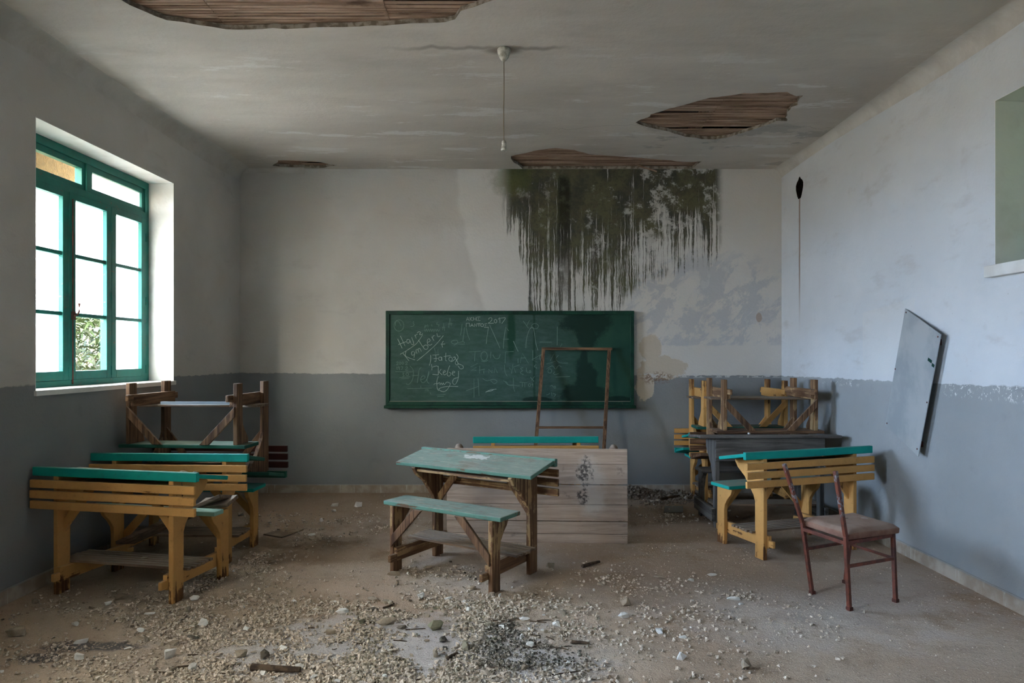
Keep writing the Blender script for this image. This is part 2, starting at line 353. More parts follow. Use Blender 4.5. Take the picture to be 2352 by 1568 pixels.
def palette(k):
    r = {}
    for ax in 'xyz':
        if k == 'yellow': r[ax] = wood('yellow_paint_'+ax, C(150, 104, 60), C(88, 58, 36), ax, YEL, .60, .35)
        if k == 'brown': r[ax] = wood('brown_wood_'+ax, C(146, 112, 80), C(96, 68, 48), ax, C(168, 138, 98), .47, .4)
        if k == 'dark': r[ax] = wood('dark_brown_wood_'+ax, C(136, 104, 76), C(72, 50, 36), ax, None, .5, .35)
        if k == 'grey': r[ax] = wood('weathered_grey_wood_'+ax, C(112, 108, 104), C(70, 67, 64), ax, None, .5, .35)
    return r
PAL = {k: palette(k) for k in ('yellow', 'brown', 'dark', 'grey')}
T_TEAL = wood('teal_paint', C(120, 92, 66), C(70, 52, 40), 'x', TEAL, .66, .45)
T_TEALD = wood('dusty_teal_paint', C(120, 92, 66), C(70, 52, 40), 'x', TEAL, .62, .92, C(146, 138, 124))
T_DGREEN = wood('dark_green_paint', C(120, 92, 66), C(60, 44, 34), 'x', C(34, 92, 78), .62, .5, C(150, 142, 128))
T_FADED = wood('faded_green_paint', C(150, 128, 104), C(96, 76, 58), 'x', C(96, 136, 121), .53, .8, C(150, 156, 144), patch=True)
T_MINT = wood('pale_green_paint', C(130, 104, 76), C(80, 60, 44), 'x', C(150, 196, 178), .66, .35)
T_DUSTY = wood('dusty_planks', C(150, 128, 108), C(98, 80, 66), 'x', None, .5, .75, C(158, 148, 136))
T_MARO = wood('maroon_paint', C(96, 52, 38), C(48, 26, 20), 'x', C(62, 28, 22), .6, .3)

# ------------------------------------------------------------------ room shell
n = NT('dark_void'); n.col(n.mix(n.ss(n.noise(n.pos, 30, 5), .4, .6), C(22, 18, 15), C(46, 38, 32))).bump(n.noise(n.pos, 40), 1, .03); M_VOID = n.m
def fn_left(u, v, d): return (XL(u)-d, u, v)
def fn_right(u, v, d): return (XR+d, u, v)
W1 = (4.417, 6.13, 1.245, 2.99); W2 = (.60, 2.32, 1.245, 2.99); W3 = (2.42, 4.222, 2.01, 3.02)
rect_ = lambda w: [(w[0], w[2]), (w[1], w[2]), (w[1], w[3]), (w[0], w[3])]
wall_left = plate('wall_left', [(YF, 0), (YB, 0), (YB, H), (YF, H)], [rect_(W1), rect_(W2)], fn_left, TH, M_WL)
hole_w = [(7.06+.088*math.cos(a)*(1-.45*abs(math.sin(a))**3)*(1+.12*math.sin(3*a)), 3.168+.112*math.sin(a)*(1+.08*math.sin(5*a))) for a in [i*PI/9 for i in range(18)]]
wall_right = plate('wall_right', [(YF, 0), (YB, 0), (YB, H), (YF, H)], [rect_(W3), hole_w], fn_right, TH, M_WR)
wall_right.data.materials.append(M_VOID)
for p in wall_right.data.polygons:
    if abs(p.normal.x) < .5 and 6.9 < p.center.y < 7.25 and 3.0 < p.center.z < 3.35: p.material_index = 1  # hole sides coloured near-black to paint the shade inside
wall_back = plate('wall_back', [(-3.3, 0), (3.3, 0), (3.3, H), (-3.3, H)], [], lambda u, v, d: (u, YB+d, v), .3, M_WB)
wall_front = plate('wall_front', [(-3.6, 0), (3.3, 0), (3.3, H), (-3.6, H)], [], lambda u, v, d: (u, YF-d, v), .3, M_WF)
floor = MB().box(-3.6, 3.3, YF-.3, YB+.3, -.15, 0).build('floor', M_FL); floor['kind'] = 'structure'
hb = MB().box(XR+.14, XR+.17, 6.9, 7.22, 3.0, 3.33).build('trim_1', M_VOID); hb['kind'] = 'structure'  # backing of the wall hole, its shade painted near-black

def jag(pts, amp=.012, step=.05):
    """break straight runs of a hole's outline into a torn edge"""
    out = []
    for i in range(len(pts)):
        a = Vector(pts[i]); b = Vector(pts[(i+1) % len(pts)]); k = max(1, int((b-a).length/step))
        for j in range(k):
            p = a.lerp(b, j/k)
            out.append((p.x+random.uniform(-amp, amp), p.y+random.uniform(-amp, amp)))
    return out
def crop(pts, s, ox, oy): return [ce(ox+x*s, oy+y*s) for x, y in pts]
H1 = crop([(100,0),(150,35),(240,70),(380,120),(560,145),(640,160),(780,175),(840,178),(1000,168),(1250,165),(1390,160),(1500,155),(1700,145),(1800,132),(1900,138),(1990,135),(2060,110),(2100,65),(2180,40),(2230,15),(2290,0)], .3912, 240, 0)
H1 += [(.15, 3.75), (-.1, 3.55), (-.7, 3.35), (-1.5, 3.38), (-2.05, 3.6)]
H2 = crop([(280,478),(330,450),(430,410),(450,390),(700,310),(1000,235),(1100,210),(1280,185),(1440,158),(1540,165),(1700,155),(1920,143),(2010,190),(2085,185),(2040,250),(2020,290),(1970,305),(1920,370),(1910,420),(1920,460),(1800,462),(1700,500),(1600,535),(1500,570),(1400,600),(1280,640),(1150,655),(1000,655),(830,628),(700,595),(640,570),(500,545),(350,510)], .21259, 1400, 180)
H3 = crop([(475,105),(540,90),(650,65),(760,55),(870,65),(960,92),(1100,103),(1300,118),(1450,128),(1560,142),(1670,138),(1650,155),(1610,181),(1300,180),(1000,178),(620,170),(520,158),(480,135)], .36565, 1000, 320)
H4 = crop([(820,225),(880,180),(890,155),(1100,160),(1330,170),(1450,185),(1560,210),(1650,222),(1560,232),(1480,255),(1300,252),(1100,248),(900,235)], .17857, 480, 340)
H1 = jag(H1, .012, .06); H2 = jag(H2, .008, .05); H3 = [(x, y if y < 7.36 else 7.515) for x, y in jag(H3, .01, .06)]; H4 = [(x, min(y, 7.50)) for x, y in jag(H4, .006, .05)]
ceiling = plate('ceiling', [(XL(YF)-.02, YF-.02), (XR+.02, YF-.02), (XR+.02, YB+.02), (XL(YB)-.02, YB+.02)], [H1, H2, H3, H4], lambda u, v, d: (u, v, H+d), .028, M_CE)
ceiling.data.materials.append(M_EDGE)
for p in ceiling.data.polygons:
    if abs(p.normal.z) < .5: p.material_index = 1
roof = MB().box(-3.6, 3.4, YF-.3, YB+.3, H+.32, H+.42).box(-3.6, 3.4, YF-.3, YF, H+.02, H+.32).box(-3.6, 3.4, YB+.02, YB+.3, H+.02, H+.32)\
    .box(-3.6, -3.2, YF, YB, H, H+.32).box(XR+.03, 3.4, YF, YB, H, H+.32).build('trim_2', M_VOID); roof['kind'] = 'structure'

# soft plaster coves
def cove(name, pts, mat):
    """pts: list of (corner, inward a, inward b) along the run"""
    m = MB(); K = 8; vs = []
    for c0, a, b, r in pts:
        for k in range(K+1):
            t = k/K*PI/2; vs.append(Vector(c0)+Vector(a)*r*(1-math.sin(t))+Vector(b)*r*(1-math.cos(t)))
    fs = []
    for i in range(len(pts)-1):
        for k in range(K): fs.append((i*(K+1)+k, i*(K+1)+k+1, (i+1)*(K+1)+k+1, (i+1)*(K+1)+k))
    m.add(vs, fs); o = m.build(name, mat, smooth=True); o['kind'] = 'structure'; return o
n = NT('cove_plaster'); q = n.noise(n.pos, 3, 6, .65); n.col(n.mix(n.ss(q, .35, .65), C(184, 180, 172), C(200, 197, 190))).bump(n.noise(n.pos, 30, 5, .7), .3, .01); M_COVE = n.m
cove('trim_3', [((XL(y)-.001, y, H+.001), (1, 0, 0), (0, 0, -1), .13+.02*math.sin(y*2.1)) for y in [YF+i*(YB-YF)/24 for i in range(25)]], M_COVE)
cove('trim_4', [((XR+.001, y, H+.001), (-1, 0, 0), (0, 0, -1), .10+.02*math.sin(y*1.7)) for y in [YF+i*(YB-YF)/24 for i in range(25)]], M_COVE)
cove('trim_5', [((x, YB+.001, H+.001), (0, -1, 0), (0, 0, -1), .07+.015*math.sin(x*3)) for x in [-2.89+i*.1 for i in range(8)]], M_COVE)

# laths seen through the holes in the ceiling
n = NT('lath_wood'); X, Y, Z = n.xyz()
g = n.noise(n.comb(n.mul(X, 1.5), n.mul(Y, 40), 0), 1.5, 5, .65)
bb = n.noise(n.scale(n.pos, (1.5, 4, 1)), 2, 5, .65)
st_ = n.noise(n.comb(n.mul(X, .4), n.ma('FLOOR', n.mul(Y, 32.2)), 0), 3.3, 1); c = n.mix(n.ss(g, .3, .7), C(188, 162, 142), C(148, 120, 100)); c = n.mix(n.ss(st_, .42, .6, 0, .7), c, C(108, 82, 64)); c = n.mix(n.ss(bb, .55, .72, 0, .7), c, C(66, 46, 34)); c = n.mix(n.ss(bb, .3, .44, .6, 0), c, C(166, 146, 124))
n.col(c).bump(g, .5, .005); M_LATH = n.m
def lathing(poly, label, seam=None, pitch=.034, w=.021, sag=0):
    x0 = min(p[0] for p in poly)-.12; x1 = max(p[0] for p in poly)+.12; y0 = min(p[1] for p in poly)-.08; y1 = min(max(p[1] for p in poly)+.08, YB+.015)
    m = MB(); y = y0; seams = seam or [(x0+x1)/2]
    while y < y1-w:
        xs = [x0] + [s+(y-y0)*.0 for s in seams] + [x1]
        for a, b in zip(xs[:-1], xs[1:]):
            if random.random() < .035: continue
            dz = random.uniform(0, .006); t = random.uniform(-.004, .004); ww = w*random.uniform(.85, 1.1)
            M = Matrix.Translation((0, y+ww/2, H+.029+dz)) @ Matrix.Rotation(random.uniform(-.12, .12), 4, 'X')
            vs = [M @ Vector((xx, yy+ (t if xx == b else -t), zz)) for xx in (a+.002, b-.002) for yy in (-ww/2, ww/2) for zz in (0, .007)]
            m.add(vs, [(0,1,3,2),(4,6,7,5),(0,4,5,1),(2,3,7,6),(0,2,6,4),(1,5,7,3)])
        y += pitch*random.uniform(.93, 1.07)
    for s in seams + [x0+.05, x1-.05]:
        m.box(s-.03, s+.03, y0-.05, y1, H+.05, H+.16)
    o = m.build('ceiling_lathing', M_LATH); tag(o, label, 'lathing'); return o
lathing(H1, 'wooden laths laid bare by the largest hole in the ceiling, nearest the camera', [-1.75, -.72, -.15])
lathing(H2, 'wooden laths laid bare by the leaf-shaped hole in the right of the ceiling', [1.72])
lathing(H3, 'wooden laths laid bare in the long ceiling hole above the mouldy wall', [1.4], .034, .023)
lathing(H4, 'dark splintered laths in the smallest ceiling hole near the left corner', [-2.2], .04, .022)
# a splinter hanging from the long hole
sp = MB().bar((1.35, 7.46, H+.03), (1.58, 7.44, H-.05), .03, .008).build('broken_lath', M_LATH)
tag(sp, 'broken lath hanging out of the long ceiling hole over the mould', 'lath')

# baseboards
def bb(name, fn, u0, u1):
    m = MB(); poly = [(0, 0), (.014, 0), (.014, .082), (.006, .09), (0, .09)]
    vs = [fn(u, d, z) for u in (u0, u1) for d, z in poly]; k = 5
    m.add(vs, [(0,1,2,3,4), (9,8,7,6,5)] + [(i, (i+1) % k, k+(i+1) % k, k+i) for i in range(k)])
    o = m.build(name, M_BB); o['kind'] = 'structure'
bb('baseboard_left', lambda u, d, z: (XL(u)+d, u, z), YF, YB-.001)
bb('baseboard_right', lambda u, d, z: (XR-d, u, z), YF, YB-.001)
bb('baseboard_back', lambda u, d, z: (u, YB-d, z), XL(YB), XR)

# window reveals (white painted lining), sills, frames
n = NT('green_frame_paint', .5, .4)
c = n.mix(n.ss(n.noise(n.pos, 8, 6, .7), .45, .7, 0, .5), C(18, 112, 100), C(14, 84, 78)); c = n.mix(n.ss(n.noise(n.scale(n.pos, (1, 1, 2)), 22, 5, .7), .62, .68, 0, .8), c, C(110, 78, 58))
n.col(c).bump(n.noise(n.pos, 30, 5), .3, .004); M_GF = n.m
def glassmat(name, haze, tint):
    m = bpy.data.materials.new(name); m.use_nodes = True; t = m.node_tree; t.nodes.clear()
    o = t.nodes.new('ShaderNodeOutputMaterial'); mx = t.nodes.new('ShaderNodeMixShader'); tr = t.nodes.new('ShaderNodeBsdfTransparent'); tl = t.nodes.new('ShaderNodeBsdfTranslucent')
    tl.inputs[0].default_value = tint; tr.inputs[0].default_value = (.93, .96, .95, 1)
    nz = t.nodes.new('ShaderNodeTexNoise'); nz.inputs['Scale'].default_value = 5; nz.inputs['Detail'].default_value = 5
    g = t.nodes.new('ShaderNodeNewGeometry'); t.links.new(g.outputs['Position'], nz.inputs['Vector'])
    mr = t.nodes.new('ShaderNodeMapRange'); t.links.new(nz.outputs[0], mr.inputs[0]); mr.inputs[1].default_value = .3; mr.inputs[2].default_value = .7; mr.inputs[3].default_value = haze*.6; mr.inputs[4].default_value = min(1, haze*1.4)
    t.links.new(mr.outputs[0], mx.inputs[0]); t.links.new(tr.outputs[0], mx.inputs[1]); t.links.new(tl.outputs[0], mx.inputs[2])
    gl = t.nodes.new('ShaderNodeBsdfGlossy'); gl.inputs['Roughness'].default_value = .08; m2 = t.nodes.new('ShaderNodeMixShader'); m2.inputs[0].default_value = .05
    t.links.new(mx.outputs[0], m2.inputs[1]); t.links.new(gl.outputs[0], m2.inputs[2]); t.links.new(m2.outputs[0], o.inputs[0]); return m
G_CLEAR = glassmat('window_glass', .0, (.9, .9, .88, 1)); G_DIRT = glassmat('dirty_glass', .38, (.82, .74, .62, 1)); G_MILK = glassmat('milky_glass', .7, (.86, .78, .66, 1))

def reveal(name, w, fn, t):
    u0, u1, z0, z1 = w; m = MB(); e = .004
    for poly in ([(u0, z0), (u0+e, z0), (u0+e, z1), (u0, z1)], [(u1-e, z0), (u1, z0), (u1, z1), (u1-e, z1)], [(u0, z1-e), (u1, z1-e), (u1, z1), (u0, z1)]):
        m.prism(poly, fn, -.0015, t)
    o = m.build(name, M_REV); o['kind'] = 'structure'
reveal('trim_6', W1, fn_left, TH); reveal('trim_7', W2, fn_left, TH); reveal('trim_8', W3, fn_right, TH)
def sill(name, w, fn, t, out=.03, ov=.012, th=.035, mat=M_REV):
    m = MB(); u0, u1, z0, z1 = w
    m.prism([(u0-ov, z0-th+.012), (u1+ov, z0-th+.012), (u1+ov, z0+.012), (u0-ov, z0+.012)], fn, -out, .02)
    m.prism([(u0, z0), (u1, z0), (u1, z0+.012), (u0, z0+.012)], fn, .02, t)
    o = m.build(name, mat, bevel=.004); o['kind'] = 'structure'
sill('trim_9', W1, fn_left, TH, .018); sill('trim_10', W2, fn_left, TH, .018); sill('trim_11', W3, fn_right, TH, .05, .03, .07)

def window_frame(name, w, shift, detail=True, fn=fn_left):
    """casement window: head light row, three leaves of three panes"""
    root = bpy.data.objects.new(name, None); COL.objects.link(root); root['kind'] = 'structure'
    D0, D1 = .215, .275; s = shift
    def bx(nm, u0, u1, z0, z1, d0, d1, mat=M_GF, bev=.004):
        m = MB(); m.prism([(u0, z0), (u1, z0), (u1, z1), (u0, z1)], fn, d0, d1); return m.build(nm, mat, root, bev)
    u0, u1 = w[0]+.004, w[1]-.004; zb, zt = w[2]+.012, w[3]-.004
    fr = MB()
    for p in ((u0, u0+.055, zb, zt), (u1-.055, u1, zb, zt), (u0, u1, zb, zb+.045), (u0, u1, zt-.06, zt), (u0, u1, 2.665, 2.72)):
        fr.prism([(p[0], p[2]), (p[1], p[2]), (p[1], p[3]), (p[0], p[3])], fn, D0, D1+.03)
    fr.prism([(5.265+s, 2.72), (5.32+s, 2.72), (5.32+s, zt-.06), (5.265+s, zt-.06)], fn, D0, D1+.03)
    fr.build('window_frame', M_GF, root, .004)
    # head lights
    for a, b in ((u0+.055, 5.265+s), (5.32+s, u1-.055)):
        m = MB()
        for p in ((a, a+.035, 2.72, zt-.06), (b-.035, b, 2.72, zt-.06), (a, b, 2.72, 2.757), (a, b, zt-.105, zt-.06)):
            m.prism([(p[0], p[2]), (p[1], p[2]), (p[1], p[3]), (p[0], p[3])], fn, D0+.012, D1)
        q = m.build('head_light', M_GF, root, .003)
        g = MB(); g.prism([(a+.03, 2.75), (b-.03, 2.75), (b-.03, zt-.10), (a+.03, zt-.10)], fn, .248, .251)
        g.build('pane', G_DIRT if a > 5+s else G_CLEAR, q)
    # leaves
    leaves = [(u0+.055, 5.06+s, 4.54+s, 4.995+s), (5.065+s, 5.573+s, 5.136+s, 5.512+s), (5.577+s, u1-.055, 5.638+s, 6.006+s)]
    rows = [(1.366, 1.766), (1.793, 2.197), (2.226, 2.617)]
    for li, (a, b, pa, pb) in enumerate(leaves):
        m = MB(); z0, z1 = zb+.045, 2.665
        parts = [(a, pa, z0, z1), (pb, b, z0, z1), (pa, pb, z0, 1.366), (pa, pb, 2.617, z1), (pa, pb, 1.766, 1.793), (pa, pb, 2.197, 2.226)]
        for i, p in enumerate(parts):
            dd = .008 if i > 3 else 0
            m.prism([(p[0], p[2]), (p[1], p[2]), (p[1], p[3]), (p[0], p[3])], fn, D0-.004+dd, D1-.012)
        lf = m.build('casement', M_GF, root, .003)
        for ri, (za, zc) in enumerate(rows):
            if li == 1 and ri == 0 and detail: mat = G_CLEAR
            else: mat = G_MILK if li == 2 else G_DIRT
            g = MB(); g.prism([(pa-.005, za-.005), (pb+.005, za-.005), (pb+.005, zc+.005), (pa-.005, zc+.005)], fn, .242, .245); g.build('pane', mat, lf)
        if detail and li == 1:
            hd = MB(); x, y = XL(5.1)-D0+.004, 5.1
            hd.tube([(x, y, 1.27), (x, y, 2.62)], .006, 6)
            hd.box(x-.005, x+.012, y-.018, y+.018, 1.74, 1.80); hd.build('bolt_rod', M_RUST, lf)
            h2 = MB().tube([(x+.008, y, 1.77), (x+.035, y, 1.775), (x+.045, y+.004, 1.80), (x+.045, y+.006, 1.86)], [.006, .006, .006, .009], 8); h2.build('handle', M_RUST, lf)
        if detail:
            hg = MB()
            for z in (1.36, 1.95, 2.5):
                hg.tube([(XL(b)-D0+.006, b-.002, z-.035), (XL(b)-D0+.006, b-.002, z+.035)], .007, 8)
            hg.build('hinge', M_GF, lf)
    return root
n = NT('rusty_metal', .6, .4); n.col(n.mix(n.ss(n.noise(n.pos, 25, 5, .7), .4, .6), C(104, 52, 40), C(70, 40, 32))); M_RUST = n.m
window_frame('window_1', W1, 0.0)
window_frame('window_2', W2, -3.81, False)
n = NT('pale_shutter_paint'); n.col(C(206, 200, 186)); M_SHU = n.m
r3 = bpy.data.objects.new('window_3', None); COL.objects.link(r3); r3['kind'] = 'structure'
m = MB()
for p in ((2.42, 2.48, 2.02, 3.02), (4.16, 4.22, 2.02, 3.02), (2.42, 4.22, 2.02, 2.08), (2.42, 4.22, 2.96, 3.02), (3.29, 3.35, 2.02, 3.02), (2.42, 4.22, 2.5, 2.53)):
    m.prism([(p[0], p[2]), (p[1], p[2]), (p[1], p[3]), (p[0], p[3])], fn_right, .24, .29)
m.build('window_frame', M_GF, r3, .004)
g = MB(); g.prism([(2.45, 2.05), (4.19, 2.05), (4.19, 2.99), (2.45, 2.99)], fn_right, .264, .267); g.build('pane', G_DIRT, r3)
mt = bpy.data.materials.new('dim_light_sheet'); mt.use_nodes = True; t_ = mt.node_tree; t_.nodes.clear()
o_ = t_.nodes.new('ShaderNodeOutputMaterial'); l_ = t_.nodes.new('ShaderNodeBsdfTranslucent'); l_.inputs[0].default_value = (.085, .115, .095, 1); t_.links.new(l_.outputs[0], o_.inputs[0])
m = MB(); m.prism([(2.42, 2.02), (4.22, 2.02), (4.22, 3.02), (2.42, 3.02)], fn_right, .31, .312); m.build('added_light_sheet', mt, r3)  # added unseen sheet, lets through a little daylight to brighten the recess

# ------------------------------------------------------------------ outside
n = NT('garden_ground'); n.col(n.mix(n.ss(n.noise(n.pos, 2, 5), .4, .6), C(62, 60, 40), C(84, 76, 56))); M_GR = n.m
gr = MB().box(-30, XL(0)-TH-.28, -12, 30, -.35, -.25).build('garden_ground', M_GR); tag(gr, 'pale garden ground outside the green window', 'ground'); gr['kind'] = 'structure'
gr2 = MB().box(XR+TH+.1, 22, -12, 30, -.35, -.25).build('garden_ground', M_GR); gr2['kind'] = 'structure'
n = NT('yellow_stucco'); n.col(n.mix(n.ss(n.noise(n.pos, 22, 5, .7), .4, .6), C(92, 74, 40), C(78, 62, 32))).bump(n.noise(n.pos, 60, 4), .6, .02); M_YS = n.m
po = thing('porch', 'pale yellow stuccoed porch corner seen through the head light of the green window', 'porch', (-4.5, 5.3, -.25))
o = MB().box(-.25, .25, -1.6, 1.62, 3.25, 4.0).build('fascia', M_YS, po); MB().box(.25, 1.0, -1.6, 1.62, 3.85, 4.0).build('roof_slab', M_YS, po)
MB().box(-.2, .2, -1.55, -1.2, 0, 3.25).build('post', M_YS, po)
n = NT('leaf', .6, .3); rl = n.noise(n.pos, 3, 4); n.col(n.mix(n.ss(rl, .35, .65), C(22, 36, 12), C(48, 64, 28))); M_LEAF = n.m
n = NT('stem'); n.col(C(52, 46, 30)); M_STEM = n.m
def shrub(loc, r, hgt, nleaf, label, seed):
    rnd = random.Random(seed); root = thing('shrub', label, 'shrub', loc)
    m = MB()
    for i in range(nleaf):
        a = rnd.uniform(0, 2*PI); rr = r*rnd.random()**.4; t = rnd.random(); z = .1+hgt*t
        k = math.sqrt(max(.05, 1-(2*t-1)**2*.8)); p = Vector((rr*k*math.cos(a), rr*k*math.sin(a), z))
        d = Vector((rnd.uniform(-1, 1), rnd.uniform(-1, 1), rnd.uniform(-.2, 1))).normalized(); l = rnd.uniform(.12, .26); w = rnd.uniform(.01, .02)
        s = d.cross(Vector((rnd.uniform(-1, 1), rnd.uniform(-1, 1), rnd.uniform(-1, 1)))).normalized()*w
        q = p+d*l*.5+Vector((0, 0, .01)); t2 = p+d*l-Vector((0, 0, l*.25))
        m.add([p-s*.4, p+s*.4, q+s, t2, q-s], [(0, 1, 2, 4), (4, 2, 3)])
    o = m.build('foliage', M_LEAF, root); o['kind'] = 'stuff'
    st = MB()
    for i in range(9):
        a = i*.7; st.tube([(0, 0, 0), (r*.3*math.cos(a), r*.3*math.sin(a), hgt*.4), (r*.6*math.cos(a), r*.6*math.sin(a), hgt*.8)], [.03, .02, .01], 6)
    st.build('stems', M_STEM, root)
shrub((-5.15, 8.2, -.25), 1.25, 2.15, 6500, 'bushy green shrub seen sharply through the clear lower pane of the window', 1)
shrub((-7.4, 11.8, -.25), 1.9, 3.3, 4200, 'taller hazy shrub behind the dirty middle panes of the window', 2)
shrub((-4.75, 5.75, -.25), .65, 1.9, 2200, 'hazy shrub behind the leftmost lower pane of the window', 3)

# ------------------------------------------------------------------ school desks
DIM = dict(a=.406, D=.463, sh=.483, ss=.482, s0=-.045, s1=.190, th=.567, t0=.176, z0=.715, t1=.498, z1=.779, r=.577, ry=.507)
def make_desk(label, loc, rz, wood_='yellow', top=T_TEAL, seat=T_TEAL, rail=T_TEAL, slat=None, foot=T_DUSTY, s=0.0, inv=None, zs=1.0, broken=False, group=None, faded=False, shelf=True):
    d = dict(DIM); P = PAL[wood_]
    for k in ('a', 'ss', 'th', 'r'): d[k] += s
    root = thing('school_desk', label, 'school desk', (0, 0, 0), 0, group)
    if inv is None: root.location = (loc[0], loc[1], 0); root.rotation_euler = (0, 0, rz); root.scale = (1, 1, zs)
    else: root.location = (loc[0], loc[1], inv); root.rotation_euler = (PI, 0, rz)
    rs = random.Random(int(loc[0]*1000)+int(loc[1]*100)); th = .032
    def end(x, kind):
        fx = lambda a, b, t: (x+t, a, b)
        if kind == 'bench':
            poly = [(-.045, 0), (.045, 0), (.045, .27), (.052, .31), (.085, .36), (.125, .40), (.14, .43), (.14, d['sh']-.028), (-.045, d['sh']-.028)]
        else:
            D = d['D']; poly = [(D-.05, 0), (D+.045, 0), (D+.045, d['z1']-.036), (D-.28, d['z0']-.026), (D-.285, .68), (D-.25, .63), (D-.17, .575), (D-.115, .51), (D-.07, .455), (D-.052, .41)]
        return MB().prism(poly, fx, -th/2, th/2)
    for x in (-d['a'], d['a']):
        end(x, 'bench').build('leg', P['z'], root, .004); end(x, 'desk').build('leg', P['z'], root, .004)
        sg = 1 if x > 0 else -1; xi = x-sg*(th/2+.016)
        br = MB().box(xi-.015, xi+.015, -.04, d['D']+.055, .085, .175); br.build('bottom_rail', P['y'], root, .004)
        MB().box(xi-.012, xi+.014, -.105, -.03, .085, .135).build('tenon', P['y'], root, .006)
        MB().box(xi-.012, xi+.012, d['D']+.05, d['D']+.10, .095, .145).build('tenon', P['y'], root, .006)
        b1 = MB().bar((x-sg*.005, -.038, .215), (x-sg*.225, -.038, d['sh']-.03), .022, .05, (0, 1, 0)); b1.v = [(a_, b_, min(c_, d['sh']-.028)) for a_, b_, c_ in b1.v]
        b1 = MB(); p0 = Vector((x-sg*.0, 0, .21)); p1 = Vector((x-sg*.235, 0, d['sh']-.0275))
        def brace(p0, p1, y, w, zt):
            dd = (p1-p0).normalized(); nn = Vector((-dd.z, 0, dd.x))*w/2
            # cut the upper end level under what it carries and the lower end along the leg
            A = [p0+nn, p0-nn, p1-nn, p1+nn]; k = []
            for i, p in enumerate(A):
                if i > 1: t = (zt-p.z)/dd.z; p = p+dd*t
                else: t = (x-p.x)/dd.x if abs(dd.x) > .1 else 0; p = p+dd*t
                k.append((p.x, p.z))
            return MB().prism(k, lambda a_, b_, t_: (a_, y+t_, b_), -.011, .011)
        brace(p0, p1, -.050, .052, d['sh']-.0275).build('brace', P['z'] if wood_ != 'brown' else PAL['dark']['z'], root, .003)
        brace(Vector((x, 0, .40)), Vector((x-sg*.21, 0, .665)), d['D']+.034-.045, .05, .665 if shelf else .70).build('brace', P['z'], root, .003)
    # bench seat
    if broken:
        MB().box(-d['ss'], d['ss'], .10, d['s1']+.01, d['sh']-.028, d['sh']).build('seat', T_MINT, root, .004)
        bp2 = MB(); M = Matrix.Translation((.0, .02, .345)) @ Matrix.Rotation(math.radians(24), 4, 'Y') @ Matrix.Rotation(math.radians(14), 4, 'X')
        bp2.box(-.50, .36, -.08, .08, -.012, .012, M); o = bp2.build('broken_seat_plank', T_DUSTY, root, .003); o['label'] = 'split seat board hanging down to the footrest'
        sp2 = MB(); M = Matrix.Translation((-d['ss']+.11, .035, d['sh']+.02)) @ Matrix.Rotation(math.radians(-16), 4, 'X') @ Matrix.Rotation(math.radians(8), 4, 'Y')
        sp2.box(-.13, .12, -.075, .06, -.012, .012, M); o = sp2.build('broken_seat_plank', T_DUSTY, root, .003); o['label'] = 'raised splintered end of the seat'
    else:
        MB().box(-d['ss'], d['ss'], d['s0'], d['s1'], d['sh']-.028, d['sh']).build('seat', seat, root, .006)
    # sloping writing board
    sl = math.atan2(d['z1']-d['z0'], d['t1']-d['t0']); M = Matrix.Translation((0, d['t0'], d['z0'])) @ Matrix.Rotation(sl, 4, 'X'); ln = math.hypot(d['z1']-d['z0'], d['t1']-d['t0'])
    MB().box(-d['th'], d['th'], 0, ln, -.026, 0, M).build('desktop', top, root, .005)
    if shelf: MB().box(-d['a']+th/2, d['a']-th/2, .20, .485, .655, .673).build('shelf', P['x'], root, .003)
    # front rail and backrest slats
    MB().box(-d['r'], d['r'], d['ry']-.03, d['ry']+.004, .731, .786).build('front_rail', rail, root, .005)
    zz = [(.660, .710), (.595, .645), (.530, .580)]
    for z0, z1 in zz:
        k = rs.uniform(-.004, .004)
        MB().box(-d['r']+k, d['r']+k, d['ry']+.001, d['ry']+.024, z0, z1).build('slat', slat or P['x'], root, .004)
    # footrest
    ft = MB(); y = .185; q = 0
    for wd in (.036, .036, .036, .036, .036, .036):
        ft.box(-.463-s+rs.uniform(-.01, .01), .463+s+rs.uniform(-.01, .01), y+.003, y+wd-.003, .176, .194); y += wd+.004
    ft.build('footrest', foot, root, .004)
    return root

M1 = make_desk('worn school desk with faded green top, standing alone in the middle of the floor', (-.431, 4.581), -.568, 'brown', T_FADED, T_FADED, T_FADED, group=None)
make_desk('yellow school desk with a turquoise front rail and broken seat, nearest on the left', (-2.300, 4.733), 2.933, 'yellow', T_TEALD, T_MINT, T_TEAL, broken=True)
make_desk('yellow school desk with turquoise rail carrying an upturned desk, below the window', (-2.375, 5.442), 3.089, 'yellow', T_DGREEN, T_TEAL, T_TEAL, s=-.006)
make_desk('dark brown school desk turned upside down, legs up, below the window', (-2.430, 5.235), 3.062, 'dark', T_DGREEN, T_DGREEN, T_DGREEN, slat=T_MARO, s=.01, inv=1.272)
make_desk('yellow school desk with green top behind the rusty chair', (2.079, 5.653), 3.472, 'yellow', T_TEALD, T_TEALD, T_TEAL, s=.006)
make_desk('brown school desk turned upside down on top of the dark grey desk', (2.345, 6.285), 3.14, 'brown', PAL['dark']['x'], PAL['dark']['x'], PAL['dark']['x'], slat=PAL['dark']['x'], inv=1.262, s=.0)
make_desk('yellow school desk turned upside down, topmost in the far right corner', (2.347, 6.955), 3.144, 'yellow', T_TEAL, T_DGREEN, T_TEAL, inv=1.228, s=-.003)
make_desk('yellow school desk standing upright against the back wall in the right corner', (2.349, 7.37), 3.145, 'yellow', T_TEAL, T_TEAL, T_TEAL, zs=.915)
make_desk('yellow school desk with a turquoise rail half hidden behind the plank tabletop', (.222, 6.47), 3.165, 'yellow', T_TEAL, T_TEAL, T_TEAL, s=-.04)

